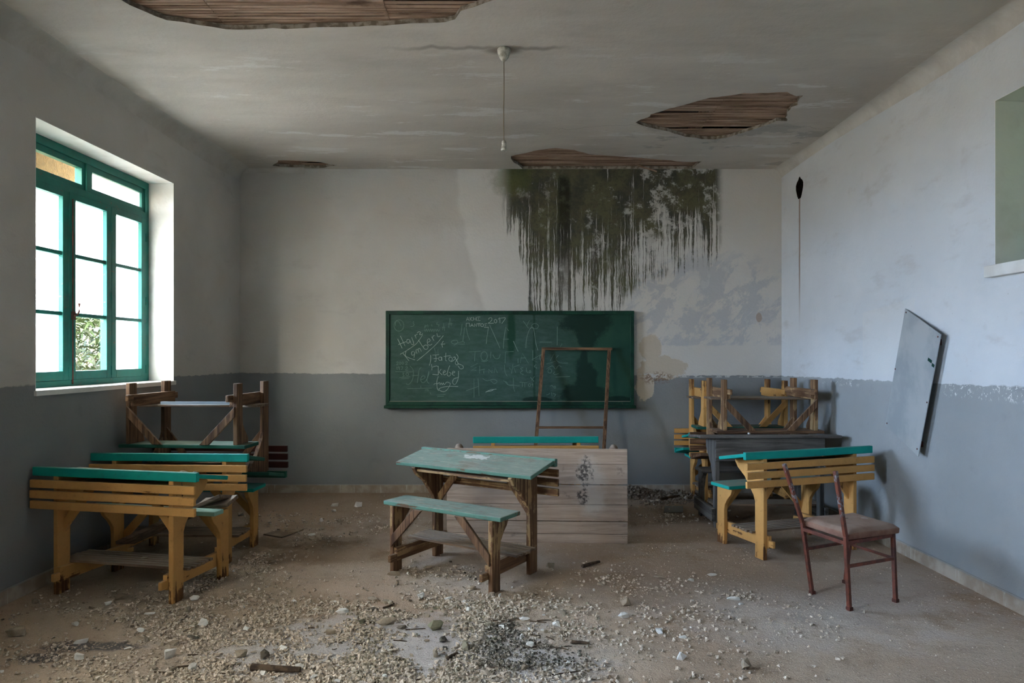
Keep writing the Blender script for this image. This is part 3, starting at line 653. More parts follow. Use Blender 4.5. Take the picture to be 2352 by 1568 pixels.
# the weathered grey desk with a solid front
P = PAL['grey']; g = thing('school_desk', 'weathered dark grey school desk with a solid front panel, by the right wall', 'school desk', (2.235, 6.46, 0), 3.155)
a = .45
for x in (-a, a):
    sg = 1 if x > 0 else -1; fx = lambda p, q_, t, x=x: (x+t, p, q_)
    MB().prism([(.41, .0), (.465, 0), (.465, .765), (.19, .735), (.20, .66), (.34, .52), (.40, .38)], fx, -.02, .02).build('leg', P['z'], g, .005)
    MB().prism([(-.045, 0), (.03, 0), (.03, .26), (.07, .36), (.12, .42), (-.045, .42)], fx, -.02, .02).build('leg', P['z'], g, .005)
    MB().box(x+sg*.022, x+sg*.055, -.06, .48, .06, .17).build('bottom_rail', P['y'], g, .005)
MB().box(-.50, .50, -.05, .17, .42, .445).build('seat', P['x'], g, .005)
M = Matrix.Translation((0, .13, .742)) @ Matrix.Rotation(.11, 4, 'X')
MB().box(-.61, .61, 0, .27, 0, .022, M).box(-.61, .61, .395-.128, .49-.128+.01, .003, .026, Matrix.Translation((0, .13, .768))).build('desktop', P['x'], g, .004)
MB().box(-.47, .47, .466, .486, .575, .77).build('front_panel', P['x'], g, .004)
MB().box(-.43, .43, .17, .46, .60, .615).build('shelf', P['x'], g)
MB().box(-.46, .46, .20, .40, .171, .19).build('footrest', T_DUSTY, g, .004)

# grey strip added across the upturned desk, painting light on a slat
n = NT('slat_light_grey', .5, .5); n.col(C(120, 128, 134)); M_STRIP = n.m
o = MB().box(-.27, .27, -.012, .012, 0, .022).build('slat_light_strip', M_STRIP); o.location = (-2.42, 5.40, 1.100); o.rotation_euler = (0, 0, -.03)
tag(o, 'pale grey strip painting the light on a slat of the upturned brown desk', 'strip')

# ------------------------------------------------------------------ chalkboard
YC = YB-.045
n = NT('chalkboard_green', .6, .25); X, Y, Z = n.xyz()
d1 = n.noise(n.pos, 2.2, 6, .65); d2 = n.noise(n.scale(n.pos, (1, 1, 3)), 9, 6, .7)
c = n.mix(n.ss(d1, .3, .7), C(28, 66, 54), C(38, 78, 62))
hz = n.mul(n.ss(X, .75, .15, 0, 1) if False else n.ss(X, .35, 1.05, 1, 0), n.ss(d2, .35, .7, .25, .6))
c = n.mix(hz, c, C(84, 104, 98))
nn = n.noise(n.pos, 7, 8, .72)
blk = n.mx(n.ell(X, Z, .84, 1.84, .26, .14, nn, .9, .22), n.ell(X, Z, .84, 1.68, .11, .16, nn, .8, .2))
blk = n.mx(blk, n.mx(n.ell(X, Z, .83, 1.20, .13, .24, nn, .8, .2), n.ell(X, Z, .82, 1.05, .29, .13, nn, .9, .2)))
blk = n.mx(blk, n.ell(X, Z, .81, 1.40, .045, .18, nn, .6, .3))
blk = n.mx(blk, n.mx(n.ell(X, Z, .30, 1.0, .16, .04, nn, .5, .15), n.ell(X, Z, 1.15, 1.0, .17, .045, nn, .5, .15)))
c = n.mix(n.mul(blk, .82), c, C(10, 36, 28))
c = n.mix(n.mul(n.ell(X, Z, .03, 1.72, .045, .26, nn, .5, .3), .85), c, C(8, 58, 38))
c = n.mix(n.mul(n.ss(n.ma('ABSOLUTE', n.sub(X, n.add(.275, n.mul(n.sub(n.noise(n.comb(0, 0, Z), 8), .5), .03)))), .003, .02, .7, 0), 1.0), c, C(12, 54, 38))
n.col(c).bump(d2, .08, .003); M_CB = n.m
n = NT('chalkboard_frame', .55, .3); c = n.mix(n.ss(n.noise(n.pos, 6, 5), .4, .65), C(18, 66, 48), C(12, 46, 36)); c = n.mix(n.ss(n.noise(n.pos, 40, 4, .7), .62, .7, 0, .5), c, C(90, 100, 88)); n.col(c); M_CF = n.m
n = NT('chalk_line'); n.col(C(158, 170, 162)); M_CK = n.m
n = NT('faint_chalk_line'); n.col(C(104, 128, 118)); M_CK2 = n.m
n = NT('tray_edge'); n.col(C(150, 145, 130)); M_TE = n.m
bdx0, bdx1, bdz0, bdz1 = -1.313, 1.343, .945, 1.955
bd = thing('chalkboard', 'long green chalkboard with faded writing on the back wall', 'chalkboard', (0, 0, 0))
MB().box(bdx0+.02, bdx1-.02, YC, YB-.003, bdz0+.02, bdz1-.02).build('writing_surface', M_CB, bd)
fw = .04; fm = lambda poly: MB().prism(poly, lambda a_, b_, t_: (a_, t_, b_), YC-.016, YB-.004).build('frame_strip', M_CF, bd, .004)
fm([(bdx0, bdz1), (bdx1, bdz1), (bdx1-fw, bdz1-fw), (bdx0+fw, bdz1-fw)]); fm([(bdx0, bdz0), (bdx1, bdz0), (bdx1-fw, bdz0+fw), (bdx0+fw, bdz0+fw)])
fm([(bdx0, bdz0), (bdx0+fw, bdz0+fw), (bdx0+fw, bdz1-fw), (bdx0, bdz1)]); fm([(bdx1, bdz0), (bdx1-fw, bdz0+fw), (bdx1-fw, bdz1-fw), (bdx1, bdz1)])
tr = MB().box(bdx0-.012, bdx1+.012, YC-.06, YB-.005, .915, .945).build('chalk_tray', M_CF, bd, .003)
MB().box(bdx0+fw, bdx1-fw, YC-.019, YC-.0165, bdz0+fw+.000, bdz0+fw+.005).build('frame_bead', M_TE, bd)
def catmull(p, k=5):
    if len(p) < 3: return p
    q = [p[0]] + list(p) + [p[-1]]; out = []
    for i in range(1, len(q)-2):
        for j in range(k):
            t = j/k; out.append(tuple(.5*((2*q[i][m]) + (-q[i-1][m]+q[i+1][m])*t + (2*q[i-1][m]-5*q[i][m]+4*q[i+1][m]-q[i+2][m])*t*t + (-q[i-1][m]+3*q[i][m]-3*q[i+1][m]+q[i+2][m])*t**3) for m in (0, 1)))
    return out + [p[-1]]
def circ(cx, cy, rx, ry, a0=0): return [(cx+rx*math.cos(a0+i*PI/5), cy+ry*math.sin(a0+i*PI/5)) for i in range(11)]
SA = [ # left part, written clearly (straight letters marked L)
 'L',[(1272,280),(1292,228),(1310,280)],[(1280,262),(1303,262)],[(1325,228),(1325,280)],[(1355,228),(1328,255),(1360,282)],[(1372,228),(1372,280)],[(1410,228),(1410,280)],[(1372,255),(1410,255)],[(1465,228),(1425,228),(1445,252),(1425,278),(1468,278)],
 [(1272,365),(1272,315),(1315,312),(1318,362)],[(1330,362),(1352,318),(1372,362)],[(1338,345),(1365,345)],[(1385,362),(1385,318),(1415,360),(1418,316)],[(1425,322),(1468,318)],[(1447,320),(1447,360)],[(1562,318),(1525,322),(1545,345),(1520,372),(1582,370)],
 [(322,530),(385,662)],[(360,490),(425,630)],[(330,610),(440,568)],[(395,730),(480,835)],[(918,605),(980,600)],[(960,775),(1055,762)],[(805,755),(895,750)],[(820,805),(880,800)],[(885,905),(885,1030)],[(805,1022),(880,1030)],[(925,950),(893,990),(940,1030)],
 'S',circ(1492,340,22,20),[(1580,262),(1592,242),(1620,238),(1628,262),(1605,295),(1578,315),(1655,312)],circ(1678,285,18,25),[(1715,262),(1735,240),(1740,312)],[(1745,245),(1815,240),(1785,290),(1765,318)],
 [(485,540),(455,540),(448,575),(470,592),(490,565),(488,545),(505,590)],[(515,510),(545,590),(535,615),(512,600)],[(558,475),(580,525)],[(566,495),(580,470),(598,468)],[(590,450),(615,432),(640,440),(625,470),(660,470),(668,455)],
 [(355,745),(450,690),(560,615),(610,560),(665,480)],[(440,700),(435,770),(560,822)],[(545,705),(515,715),(520,755),(555,745),(560,710),(548,790)],[(590,735),(575,690),(600,680),(618,720),(605,675),(630,665),(650,705)],[(610,545),(660,625),(690,665)],circ(712,645,32,30),
 [(735,580),(770,560),(760,530),(735,545),(735,600),(770,618),(800,600)],[(790,500),(825,555)],[(803,520),(815,490),(835,485)],[(865,450),(880,500),(915,490)],[(590,835),(730,720),(860,600),(955,485)],[(955,560),(935,600),(945,650)],
 [(780,755),(780,830),(760,900)],[(850,755),(855,835),(830,838)],circ(910,805,20,25),[(932,780),(935,835)],[(990,725),(985,820),(1005,835)],circ(1055,810,24,28),[(1090,790),(1115,780),(1120,800),(1095,830),(1060,850)],[(1135,740),(1160,790),(1120,860),(1140,890),(1160,870),(1110,780)],
 [(1150,870),(1220,900),(1230,935),(1190,945),(1160,905)],[(950,1000),(985,985),(970,970),(950,1000),(970,1030),(1000,1010)],[(1045,900),(1020,960),(1010,1030),(1040,1045),(1060,1010),(1030,990)],[(1075,1010),(1115,990),(1090,978),(1078,1020),(1110,1040)],[(1165,975),(1160,1080),(1120,1160),(1085,1140),(1100,1085),(1165,1065)],
 [(885,1050),(865,1120),(870,1210),(890,1250)],[(820,1165),(840,1150),(880,1150),(900,1135),(910,1165),(925,1140),(940,1165),(955,1140),(970,1165),(1000,1130),(1040,1140),(1050,1160),(1010,1230),(960,1262),(900,1240),(905,1215),(1000,1190),(1160,1190)],
 [(790,880),(800,920),(860,905),(885,920)],[(800,920),(795,965)],[(1540,1270),(1600,1240),(1690,1225)],[(1545,1262),(1620,1250),(1650,1232)]]
SB = ['L',[(290,985),(530,988)],[(345,1065),(495,1055)],[(370,1080),(480,1075)],[(525,1040),(605,1035)],[(455,1220),(790,1212)],[(860,1310),(985,1300)],[(870,1330),(960,1325)],[(1018,325),(1080,320)],[(1030,375),(1047,240),(1065,350)],
 [(945,410),(958,310),(972,420)],[(935,375),(980,370)],[(1310,710),(1470,700)],[(1395,705),(1385,840)],[(1380,1080),(1380,1340)],[(1435,1080),(1450,1320)],[(1270,1250),(1450,1185)],[(1460,900),(1455,1010)],[(1450,965),(1530,950)],[(1515,970),(1515,1010)],[(1585,1005),(1580,950),(1635,1005),(1630,960)],[(1655,1005),(1670,930),(1705,1000)],
 [(1430,870),(1330,920),(1415,925),(1340,970),(1410,965)],[(1225,560),(1250,370)],[(1270,370),(1290,470),(1320,545)],[(1195,480),(1215,320)],[(1780,535),(1860,535)],[(1810,870),(1815,710),(1930,705)],[(1615,710),(1610,800)],[(830,655),(850,740),(885,670),(880,740)],
 'S',[(305,862),(318,848),(330,860),(308,888),(335,886)],circ(355,868,12,16),circ(392,866,12,16),[(430,858),(445,845),(457,858),(432,888),(460,885)],[(310,915),(315,960)],circ(337,925,10,10),[(347,925),(345,962)],[(365,920),(392,918),(378,960)],[(430,925),(448,915),(458,930),(430,965),(465,965)],
 [(388,1005),(408,1005),(395,1025),(412,1040),(390,1055)],circ(455,1020,18,20),[(490,905),(530,950),(540,1020),(520,1110),(470,1165),(440,1150)],[(650,925),(620,960),(605,1060),(595,1140)],[(640,1095),(690,1080),(700,1050),(665,1045),(640,1090),(660,1135),(700,1125),(745,1050),(755,980),(735,1060),(730,1120),(760,1150)],
 circ(340,345,68,78),[(290,290),(292,350)],[(295,290),(330,285),(370,350)],[(545,285),(535,310),(550,330),(535,355),(500,360)],[(690,400),(705,425),(720,395),(735,430),(750,395),(765,430),(780,392),(795,430),(810,395),(825,432),(840,395),(855,430),(870,395),(885,428),(900,400)],[(695,385),(700,350),(720,345),(705,370)],[(735,330),(745,370)],[(790,330),(800,360)],[(870,300),(865,330),(895,335),(885,360)],
 [(1060,575),(1085,555),(1140,550),(1150,585),(1100,600),(1062,580)],[(1150,585),(1230,570),(1250,590)],circ(1520,770,45,62),[(1480,835),(1530,845),(1570,825)],[(1640,750),(1670,800),(1720,800),(1745,740)],[(1500,1080),(1560,1110),(1650,1090),(1700,1120),(1660,1150),(1610,1110)],[(1780,1110),(1830,1130),(1860,1170),(1930,1172)],[(1800,890),(1810,990),(1840,1050)],[(700,1240),(745,1235),(740,1255)],[(770,1270),(785,1300)],[(1100,620),(1150,600),(1250,605)],[(640,1180),(645,1210)]]
SD = ['L',[(1580,370),(1560,500),(1548,598)],[(1595,335),(1660,480),(1740,660)],[(1785,665),(1800,480),(1820,365),(1860,420)]]
SE = ['L',[(115,560),(150,640),(182,705)],'S',[(288,655),(300,520),(340,400),(385,370),(405,430),(425,580),(455,690)]]
SF = ['L',[(250,280),(325,385)],[(340,270),(300,350)],[(210,865),(240,730),(325,870)],[(215,795),(290,795)],[(385,690),(385,830)],[(500,745),(375,820),(450,855)],[(680,735),(625,835)],[(60,930),(95,975),(108,880)],[(95,975),(90,1010)],[(150,1000),(115,920),(200,890)],[(200,1130),(310,1140)],[(240,1135),(240,1195)],[(275,1135),(275,1200)],[(700,1060),(900,1050)],[(350,1060),(400,1120)],[(410,1050),(360,1110)],[(725,360),(722,620)],[(765,640),(790,595)],[(180,800),(180,865)],[(570,880),(700,840)],[(480,575),(650,575)],
 'S',circ(415,355,48,36),[(740,755),(705,810),(760,860),(870,865)],[(250,930),(215,940),(240,970),(210,1000),(255,1025)],[(295,930),(300,985),(325,1000)],circ(345,985,12,16),circ(340,1170,16,20),[(370,1170),(385,1150),(385,1190)],[(0,1120),(40,1165),(120,1170),(200,1185)],[(115,1070),(118,1200),(135,1260)],[(570,950),(620,920),(660,905),(700,950),(740,900),(780,920)],circ(620,975,26,30),[(690,985),(670,1010),(700,1025),(740,1010)],[(570,1305),(600,1300),(620,1280)],[(640,1270),(650,1320)],[(660,1290),(700,1300),(680,1330)],[(620,1190),(650,1175),(670,1200)],circ(690,1200,12,14),[(430,885),(405,915),(440,930),(430,945)],[(520,730),(480,780),(500,850)]]
def chalk(lists, mat, w, name):
    items = []
    for data, ox in lists:
        mode = 'S'
        for st in data:
            if isinstance(st, str): mode = st; continue
            pts = catmull(st) if mode == 'S' else st
            W_ = [(((ox+u_*.1658)-CX)/F*YC, CH+(HY-(690+v_*.1658))/F*YC) for u_, v_ in pts]
            W_ = [p for p in W_ if bdx0+.045 < p[0] < bdx1-.045]
            vs = []
            for i, p in enumerate(W_):
                a_ = Vector(W_[max(i-1, 0)]); b_ = Vector(W_[min(i+1, len(W_)-1)]); d_ = (b_-a_)
                if d_.length < 1e-6: d_ = Vector((1, 0))
                d_.normalize(); ww = w*random.uniform(.35, .62)
                vs += [(p[0]-d_.y*ww, YC-.0006, p[1]+d_.x*ww), (p[0]+d_.y*ww, YC-.0006, p[1]-d_.x*ww)]
            if len(W_) > 1: items.append([vs, [(2*i, 2*i+1, 2*i+3, 2*i+2) for i in range(len(W_)-1)], min(p[0] for p in W_), max(p[0] for p in W_), min(p[1] for p in W_), max(p[1] for p in W_)])
    # strokes that stand together make one piece of writing
    grp = list(range(len(items)))
    for i, A in enumerate(items):
        for j in range(i):
            B = items[j]
            if A[2]-.03 < B[3] and B[2]-.03 < A[3] and A[4]-.02 < B[5] and B[4]-.02 < A[5]:
                gi, gj = grp[i], grp[j]; grp = [gj if q_ == gi else q_ for q_ in grp]
    for gid in sorted(set(grp)):
        m = MB()
        for i, A in enumerate(items):
            if grp[i] == gid: m.add(A[0], A[1])
        m.build(name, mat, bd)
n = NT('soft_chalk_line'); n.col(C(116, 136, 128)); M_CK3 = n.m
chalk([(SA, 860)], M_CK, .0055, 'chalk_writing'); chalk([(SD, 860), (SE, 1160)], M_CK3, .006, 'large_chalk_letters')
chalk([(SB, 860), (SF, 1160)], M_CK2, .0055, 'faint_chalk_writing')

# ------------------------------------------------------------------ slender wooden frame leaning on the chalkboard
wf = thing('wooden_frame', 'tall slender wooden frame leaning against the right part of the chalkboard', 'frame')
pL0, pL1 = Vector((.225, 6.99, 0)), Vector((.373, YC-.045, 1.55)); pR0, pR1 = Vector((.925, 6.99, 0)), Vector((1.073, YC-.045, 1.55))
for a_, b_ in ((pL0, pL1), (pR0, pR1)): MB().bar(a_, b_, .036, .02, (0, 1, 0)).build('side_strip', PAL['dark']['z'], wf, .002)
MB().bar(pL1+Vector((-.02, 0, .0)), pR1+Vector((.03, 0, -.004)), .03, .022, (0, 1, 0)).build('top_strip', PAL['dark']['x'], wf, .003)
for t in (.475, .06): MB().bar(pL0.lerp(pL1, t)+Vector((.0, .0, 0)), pR0.lerp(pR1, t), .024, .018, (0, 1, 0)).build('cross_strip', PAL['dark']['x'], wf, .002)

# ------------------------------------------------------------------ plank tabletop stood on edge
n = NT('old_planks', .85, .15); X, Y, Z = n.xyz(); v = n.obj; ox, oy, oz = n.xyz(v)
g = n.noise(n.comb(n.mul(ox, 1.6), 0, n.mul(oz, 26)), 1.4, 6, .65, .8); pb = n.noise(n.comb(n.mul(ox, 1.5), 0, n.ma('FLOOR', n.mul(oz, 6.7))), 3, 3)
c = n.mix(n.ss(g, .35, .65), C(206, 190, 176), C(172, 154, 140)); c = n.mix(n.ss(pb, .35, .65, 0, .5), c, C(186, 164, 144))
kn = n.noise(n.scale(v, (1, 1, 1.6)), 6, 6, .7)
c = n.mix(n.ss(kn, .60, .70, 0, .5), c, C(92, 78, 68))
st = n.mx(n.ell(ox, oz, 1.14, .53, .10, .12, kn, 1.2, .5), n.ell(ox, oz, 1.16, .33, .09, .10, kn, 1.2, .5))
c = n.mix(n.mul(st, .7), c, C(212, 206, 198))
bk = n.mx(n.ell(ox, oz, 1.10, .56, .05, .10, n.noise(v, 20, 5, .7), 2.0, .3), n.ell(ox, oz, 1.08, .36, .035, .06, n.noise(v, 20, 5, .7), 2.0, .3))
c = n.mix(n.mul(bk, n.ss(n.noise(v, 34, 4, .7), .42, .52, 0, .8)), c, C(46, 42, 42))
n.col(c).bump(g, .35, .004); M_PL = n.m
tp = thing('plank_tabletop', 'weathered plank tabletop stood on its long edge behind the middle desk', 'tabletop', (-.495, 5.55, 0), math.atan2(-.06, 1.433))
tp.rotation_euler = (math.radians(-3.0), 0, math.atan2(-.06, 1.433))
zz = [(0, .07), (.073, .166), (.173, .30), (.3025, .453), (.460, .615), (.6165, .738)]
for z0, z1 in zz: MB().box(0+random.uniform(0, .004), 1.436-random.uniform(0, .004), 0, .028, z0, z1).build('plank', M_PL, tp, .002)
for x in (.09, 1.33):
    MB().box(x-.035, x+.035, .029, .07, .02, .70).build('batten', M_PL, tp, .006)
    MB().tube([(x, .05, .68), (x, .05, .735), (x+.01, .05, .757), (x+.015, .05, .768)], [.036, .036, .03, .012], 10).build('batten_knob', T_DUSTY, tp, smooth=True)

# ------------------------------------------------------------------ metal chair
n = NT('rusty_chair_tube', .5, .5); rr = n.noise(n.pos, 14, 6, .7); X, Y, Z = n.xyz()
c = n.mix(n.ss(rr, .4, .6), C(118, 60, 42), C(82, 44, 32)); c = n.mix(n.mul(n.ss(rr, .5, .56), n.ss(Z, .52, .6)), c, C(140, 138, 140)); n.col(c); M_CH = n.m
n = NT('dusty_brown_vinyl', .7, .3); q = n.noise(n.pos, 9, 6, .65); nz = n.xyz(n.nor)[2]
c = n.mix(n.ss(q, .35, .65), C(126, 90, 74), C(146, 112, 94)); c = n.mix(n.mul(n.ss(nz, .4, .9), n.ss(q, .3, .6, .35, .65)), c, C(158, 140, 126)); n.col(c).bump(n.noise(n.pos, 7, 5, .6), .35, .015); M_VI = n.m
ch = thing('metal_chair', 'rusty metal chair with a brown padded seat and no backrest, at front right', 'chair', (2.1, 4.25, 0))
Lc = Vector((2.1, 4.25, 0)); W3_ = lambda *p: Vector(p)-Lc
BL = [W3_(1.885, 4.335, 0), W3_(1.845, 4.385, .43), W3_(1.715, 4.345, .805)]
BR = [W3_(1.981, 4.058, 0), W3_(1.955, 4.050, .43), W3_(1.880, 4.018, .815)]
FR = [W3_(2.3246, 4.194, 0), W3_(2.330, 4.235, .42)]; FL = [W3_(2.19, 4.54, 0), W3_(2.235, 4.545, .42)]
def sqtube(pts, w=.022):
    m = MB()
    for a_, b_ in zip(pts[:-1], pts[1:]): m.bar(a_, b_, w, w, (.4, -.9, 0))
    return m
for pts in (BL, BR):
    o = sqtube(pts).build('back_leg', M_CH, ch, .003)
    MB().bar(pts[0]+Vector((0, 0, 0)), pts[0]+Vector((0, 0, .02)), .028, .028, (.4, -.9, 0)).build('foot_cap', M_RUST, o)
for pts in (FR, FL):
    o = sqtube(pts).build('front_leg', M_CH, ch, .003)
    MB().bar(pts[0], pts[0]+Vector((0, 0, .02)), .028, .028, (.4, -.9, 0)).build('foot_cap', M_RUST, o)
fr = MB(); s4 = [Vector((p.x, p.y, .392)) for p in (BL[1], BR[1], FR[1], FL[1])]
for i in range(4): fr.bar(s4[i], s4[(i+1) % 4], .018, .022)
fr.build('seat_frame', M_CH, ch, .002)
lp = lambda A, z: A[0].lerp(A[1], z/A[1].z)
MB().bar(lp(BR, .255), lp(FR, .255), .016, .018).build('side_stretcher', M_CH, ch, .002); MB().bar(lp(BL, .27), lp(FL, .27), .016, .018).build('side_stretcher', M_CH, ch, .002)
MB().bar(lp(FL, .255), lp(FR, .255), .014, .016).build('front_stretcher', M_CH, ch, .002)
c4 = [W3_(1.855, 4.420, 0), W3_(1.972, 4.052, 0), W3_(2.365, 4.215, 0), W3_(2.262, 4.572, 0)]
bm = bmesh.new(); NG = 12; vt = {}
for lay in (0, 1):
    for i in range(NG+1):
        for j in range(NG+1):
            u_, v_ = i/NG, j/NG; p = c4[0].lerp(c4[1], u_).lerp(c4[3].lerp(c4[2], u_), v_)
            e_ = min(u_, 1-u_, v_, 1-v_); rnd = min(1, e_/.10); bul = math.sqrt(1-(1-rnd)**2)
            z = .405 if lay == 0 else .440 + .022*bul + .004*math.sin(9*u_)*math.sin(7*v_)
            cen = (c4[0]+c4[1]+c4[2]+c4[3])/4; k = 1.0 if lay else .985
            vt[lay, i, j] = bm.verts.new((cen.x+(p.x-cen.x)*k, cen.y+(p.y-cen.y)*k, z))
for i in range(NG):
    for j in range(NG):
        bm.faces.new([vt[1, i, j], vt[1, i+1, j], vt[1, i+1, j+1], vt[1, i, j+1]]); bm.faces.new([vt[0, i, j], vt[0, i, j+1], vt[0, i+1, j+1], vt[0, i+1, j]])
for i in range(NG):
    for A, B in (((i, 0), (i+1, 0)), ((i+1, NG), (i, NG)), ((0, i+1), (0, i)), ((NG, i), (NG, i+1))):
        bm.faces.new([vt[1, A[0], A[1]], vt[0, A[0], A[1]], vt[0, B[0], B[1]], vt[1, B[0], B[1]]])
bmesh.ops.recalc_face_normals(bm, faces=bm.faces); me = bpy.data.meshes.new('seat_pad'); bm.to_mesh(me); bm.free()
for p in me.polygons: p.use_smooth = True
o = bpy.data.objects.new('seat_pad', me); COL.objects.link(o); o.parent = ch; me.materials.append(M_VI)
m_ = o.modifiers.new('bevel', 'BEVEL'); m_.width = .008; m_.segments = 2; m_.limit_method = 'ANGLE'

# ------------------------------------------------------------------ pendant light
n = NT('aged_white_plastic', .5, .4); n.col(n.mix(n.ss(n.noise(n.pos, 40, 5), .4, .65), C(196, 194, 182), C(150, 146, 132))); M_PLA = n.m
n = NT('brown_cord'); n.col(C(132, 116, 96)); M_CORD = n.m
pd = thing('pendant_lamp', 'bare bulb holder hanging on a cord from the ceiling', 'pendant lamp', (-.03, 4.57, H))
MB().tube([(0, 0, 0), (0, 0, -.008), (0, 0, -.03), (0, 0, -.06), (0, 0, -.078), (0, 0, -.085)], [.040, .044, .042, .030, .016, .006], 20).build('ceiling_rose', M_PLA, pd, smooth=True)
MB().tube([(0, 0, -.08), (.001, 0, -.25), (-.001, 0, -.42), (0, 0, -.605)], .0028, 6).build('cord', M_CORD, pd, smooth=True)
MB().tube([(0, 0, -.598), (0, 0, -.604), (0, 0, -.622), (0, 0, -.626), (0, 0, -.632), (0, 0, -.65), (0, 0, -.653), (0, 0, -.668)], [.006, .013, .016, .013, .016, .017, .020, .020], 18).build('bulb_holder', M_PLA, pd)

# ------------------------------------------------------------------ crooked board on the right wall
n = NT('grey_white_hardboard', .55, .3); q = n.noise(n.pos, 3, 5, .6); n.col(n.mix(n.ss(q, .4, .6), C(150, 156, 158), C(168, 172, 172))); M_HB = n.m
n = NT('board_mark'); n.col(C(24, 62, 52)); M_MK = n.m
wb_ = thing('hardboard_panel', 'pale grey board hanging crooked on the right wall', 'panel', (0, 0, 0))
q4 = [(XR-.012, 5.150, 1.823), (XR-.055, 4.655, 1.620), (XR-.060, 4.905, .770), (XR-.014, 5.420, .938)]
vs = [Vector(p) for p in q4]; nrm = (vs[1]-vs[0]).cross(vs[3]-vs[0]).normalized()
if nrm.x > 0: nrm = -nrm
b0 = [p for p in vs]; b1_ = [p+nrm*.005 for p in vs]
MB().add(b0+b1_, [(0, 1, 2, 3), (7, 6, 5, 4), (0, 4, 5, 1), (1, 5, 6, 2), (2, 6, 7, 3), (3, 7, 4, 0)]).build('board', M_HB, wb_)
pt = lambda u_, v_: b1_[0].lerp(b1_[1], u_).lerp(b1_[3].lerp(b1_[2], u_), v_)+nrm*.001
for u_, v_, w_ in ((.86, .238, .05), (.955, .255, .03)):
    A = pt(u_-w_, v_-.012); B = pt(u_+w_, v_-.012); C_ = pt(u_+w_, v_+.012); D_ = pt(u_-w_, v_+.012)
    q = MB().add([A, B, C_, D_, A-nrm*.002, B-nrm*.002, C_-nrm*.002, D_-nrm*.002], [(0, 1, 2, 3), (7, 6, 5, 4), (0, 4, 5, 1), (1, 5, 6, 2), (2, 6, 7, 3), (3, 7, 4, 0)]).build('dark_mark', M_MK, wb_)
for i, (u_, v_) in enumerate(((.05, .02), (.95, .03), (.95, .95), (.05, .97), (.02, .5), (.98, .55))):
    p = pt(u_, v_); MB().tube([p, p+nrm*.003], .006, 8).build('nail', M_RUST, wb_)
# small battens hold its far side off the wall
for (y, z) in ((4.72, 1.55), (4.93, .83)): MB().box(XR-.05, XR-.002, y+.02, y+.06, z, z+.04).build('batten', M_RUST, wb_)

# ------------------------------------------------------------------ fallen plaster, rubble and sticks
def chunkmat(name, a_, b_, moss=0):
    n = NT(name, .95, .1); q = n.noise(n.pos, 18, 5, .65); c = n.mix(n.ss(q, .35, .65), a_, b_)
    rv = n.oi.outputs['Random']; c = n.mix(n.mul(rv, .25 if name.startswith('white') else .45), c, C(160, 144, 126))
    n.col(c).bump(n.noise(n.pos, 60, 4), .5, .006); return n.m
K_WHITE = chunkmat('white_plaster', C(238, 237, 233), C(222, 219, 212)); K_BEIGE = chunkmat('beige_plaster', C(176, 164, 146), C(146, 132, 114))
K_MOSS = chunkmat('mossy_plaster', C(142, 142, 118), C(112, 113, 92)); K_DARK = chunkmat('dark_debris', C(84, 84, 78), C(60, 58, 52))
n = NT('rubble_mix', .95, .1); X, Y, Z = n.xyz()
q = n.noise(n.pos, 25, 3, .6); q1 = n.noise(n.pos, 90, 3, .6)
c = n.mix(n.ss(q1, .35, .65), C(226, 214, 198), C(176, 158, 138)); c = n.mix(n.ss(q, .56, .66, 0, .6), c, C(118, 104, 88))
b2 = n.noise(n.pos, 4, 5, .7)
gm = n.mx(n.ell(X, Y, -.15, 3.95, .75, .28, b2, 1.0, .4), n.ell(X, Y, -.3, 3.45, .6, .3, b2, 1.0, .4)); c = n.mix(n.mul(gm, n.ss(q, .45, .60, .0, .5)), c, C(120, 116, 90))
gd = n.mx(n.ell(X, Y, -.02, 3.68, .10, .30, b2, .8, .4), n.ell(X, Y, .12, 3.45, .3, .2, b2, 1.2, .4)); c = n.mix(n.mul(gd, n.ss(q1, .35, .6, .3, .9)), c, C(62, 63, 58))
gb = n.ell(X, Y, 1.6, 7.2, .6, .4, b2, .5, .5); c = n.mix(n.mul(gb, .75), c, C(86, 72, 58))
n.col(c); M_RUB = n.m

def hull(seed, flat):
    rnd = random.Random(seed); bm = bmesh.new()
    for i in range(15):
        v = Vector((rnd.gauss(0, 1), rnd.gauss(0, 1), rnd.gauss(0, 1))).normalized(); bm.verts.new((v.x*rnd.uniform(.7, 1), v.y*rnd.uniform(.55, .85), max(-.5, min(.6, v.z))*flat))
    r = bmesh.ops.convex_hull(bm, input=bm.verts)
    bmesh.ops.delete(bm, geom=[v for v in bm.verts if not v.link_faces], context='VERTS')
    zmin = min(v.co.z for v in bm.verts)
    for v in bm.verts: v.co.z -= zmin
    bmesh.ops.recalc_face_normals(bm, faces=bm.faces)
    me = bpy.data.meshes.new('plaster_chunk'); bm.to_mesh(me); bm.free(); return me
SH = [hull(i, .45 if i < 6 else .9) for i in range(12)]
def shaped(mat, i):
    me = SH[i].copy(); me.materials.append(mat); return me
LIB = {k: [shaped(mt, i) for i in range(12)] for k, mt in (('w', K_WHITE), ('b', K_BEIGE), ('m', K_MOSS), ('d', K_DARK))}
def chunk(x, y, size, kind, label, group=None, flat=True, z=0.0, rz=None, sx=1, sy=1, sz=1, shape=None, name='plaster_chunk', cat='plaster chunk'):
    i = shape if shape is not None else (random.randrange(6) if flat else random.randrange(6, 12))
    o = bpy.data.objects.new(name, LIB[kind][i]); COL.objects.link(o)
    o.location = (x, y, z-.002); o.rotation_euler = (random.uniform(-.06, .06) if z == 0 else 0, random.uniform(-.06, .06) if z == 0 else 0, random.uniform(0, 6.28) if rz is None else rz)
    o.scale = (size*sx, size*sy, size*sz); return tag(o, label, cat, group)
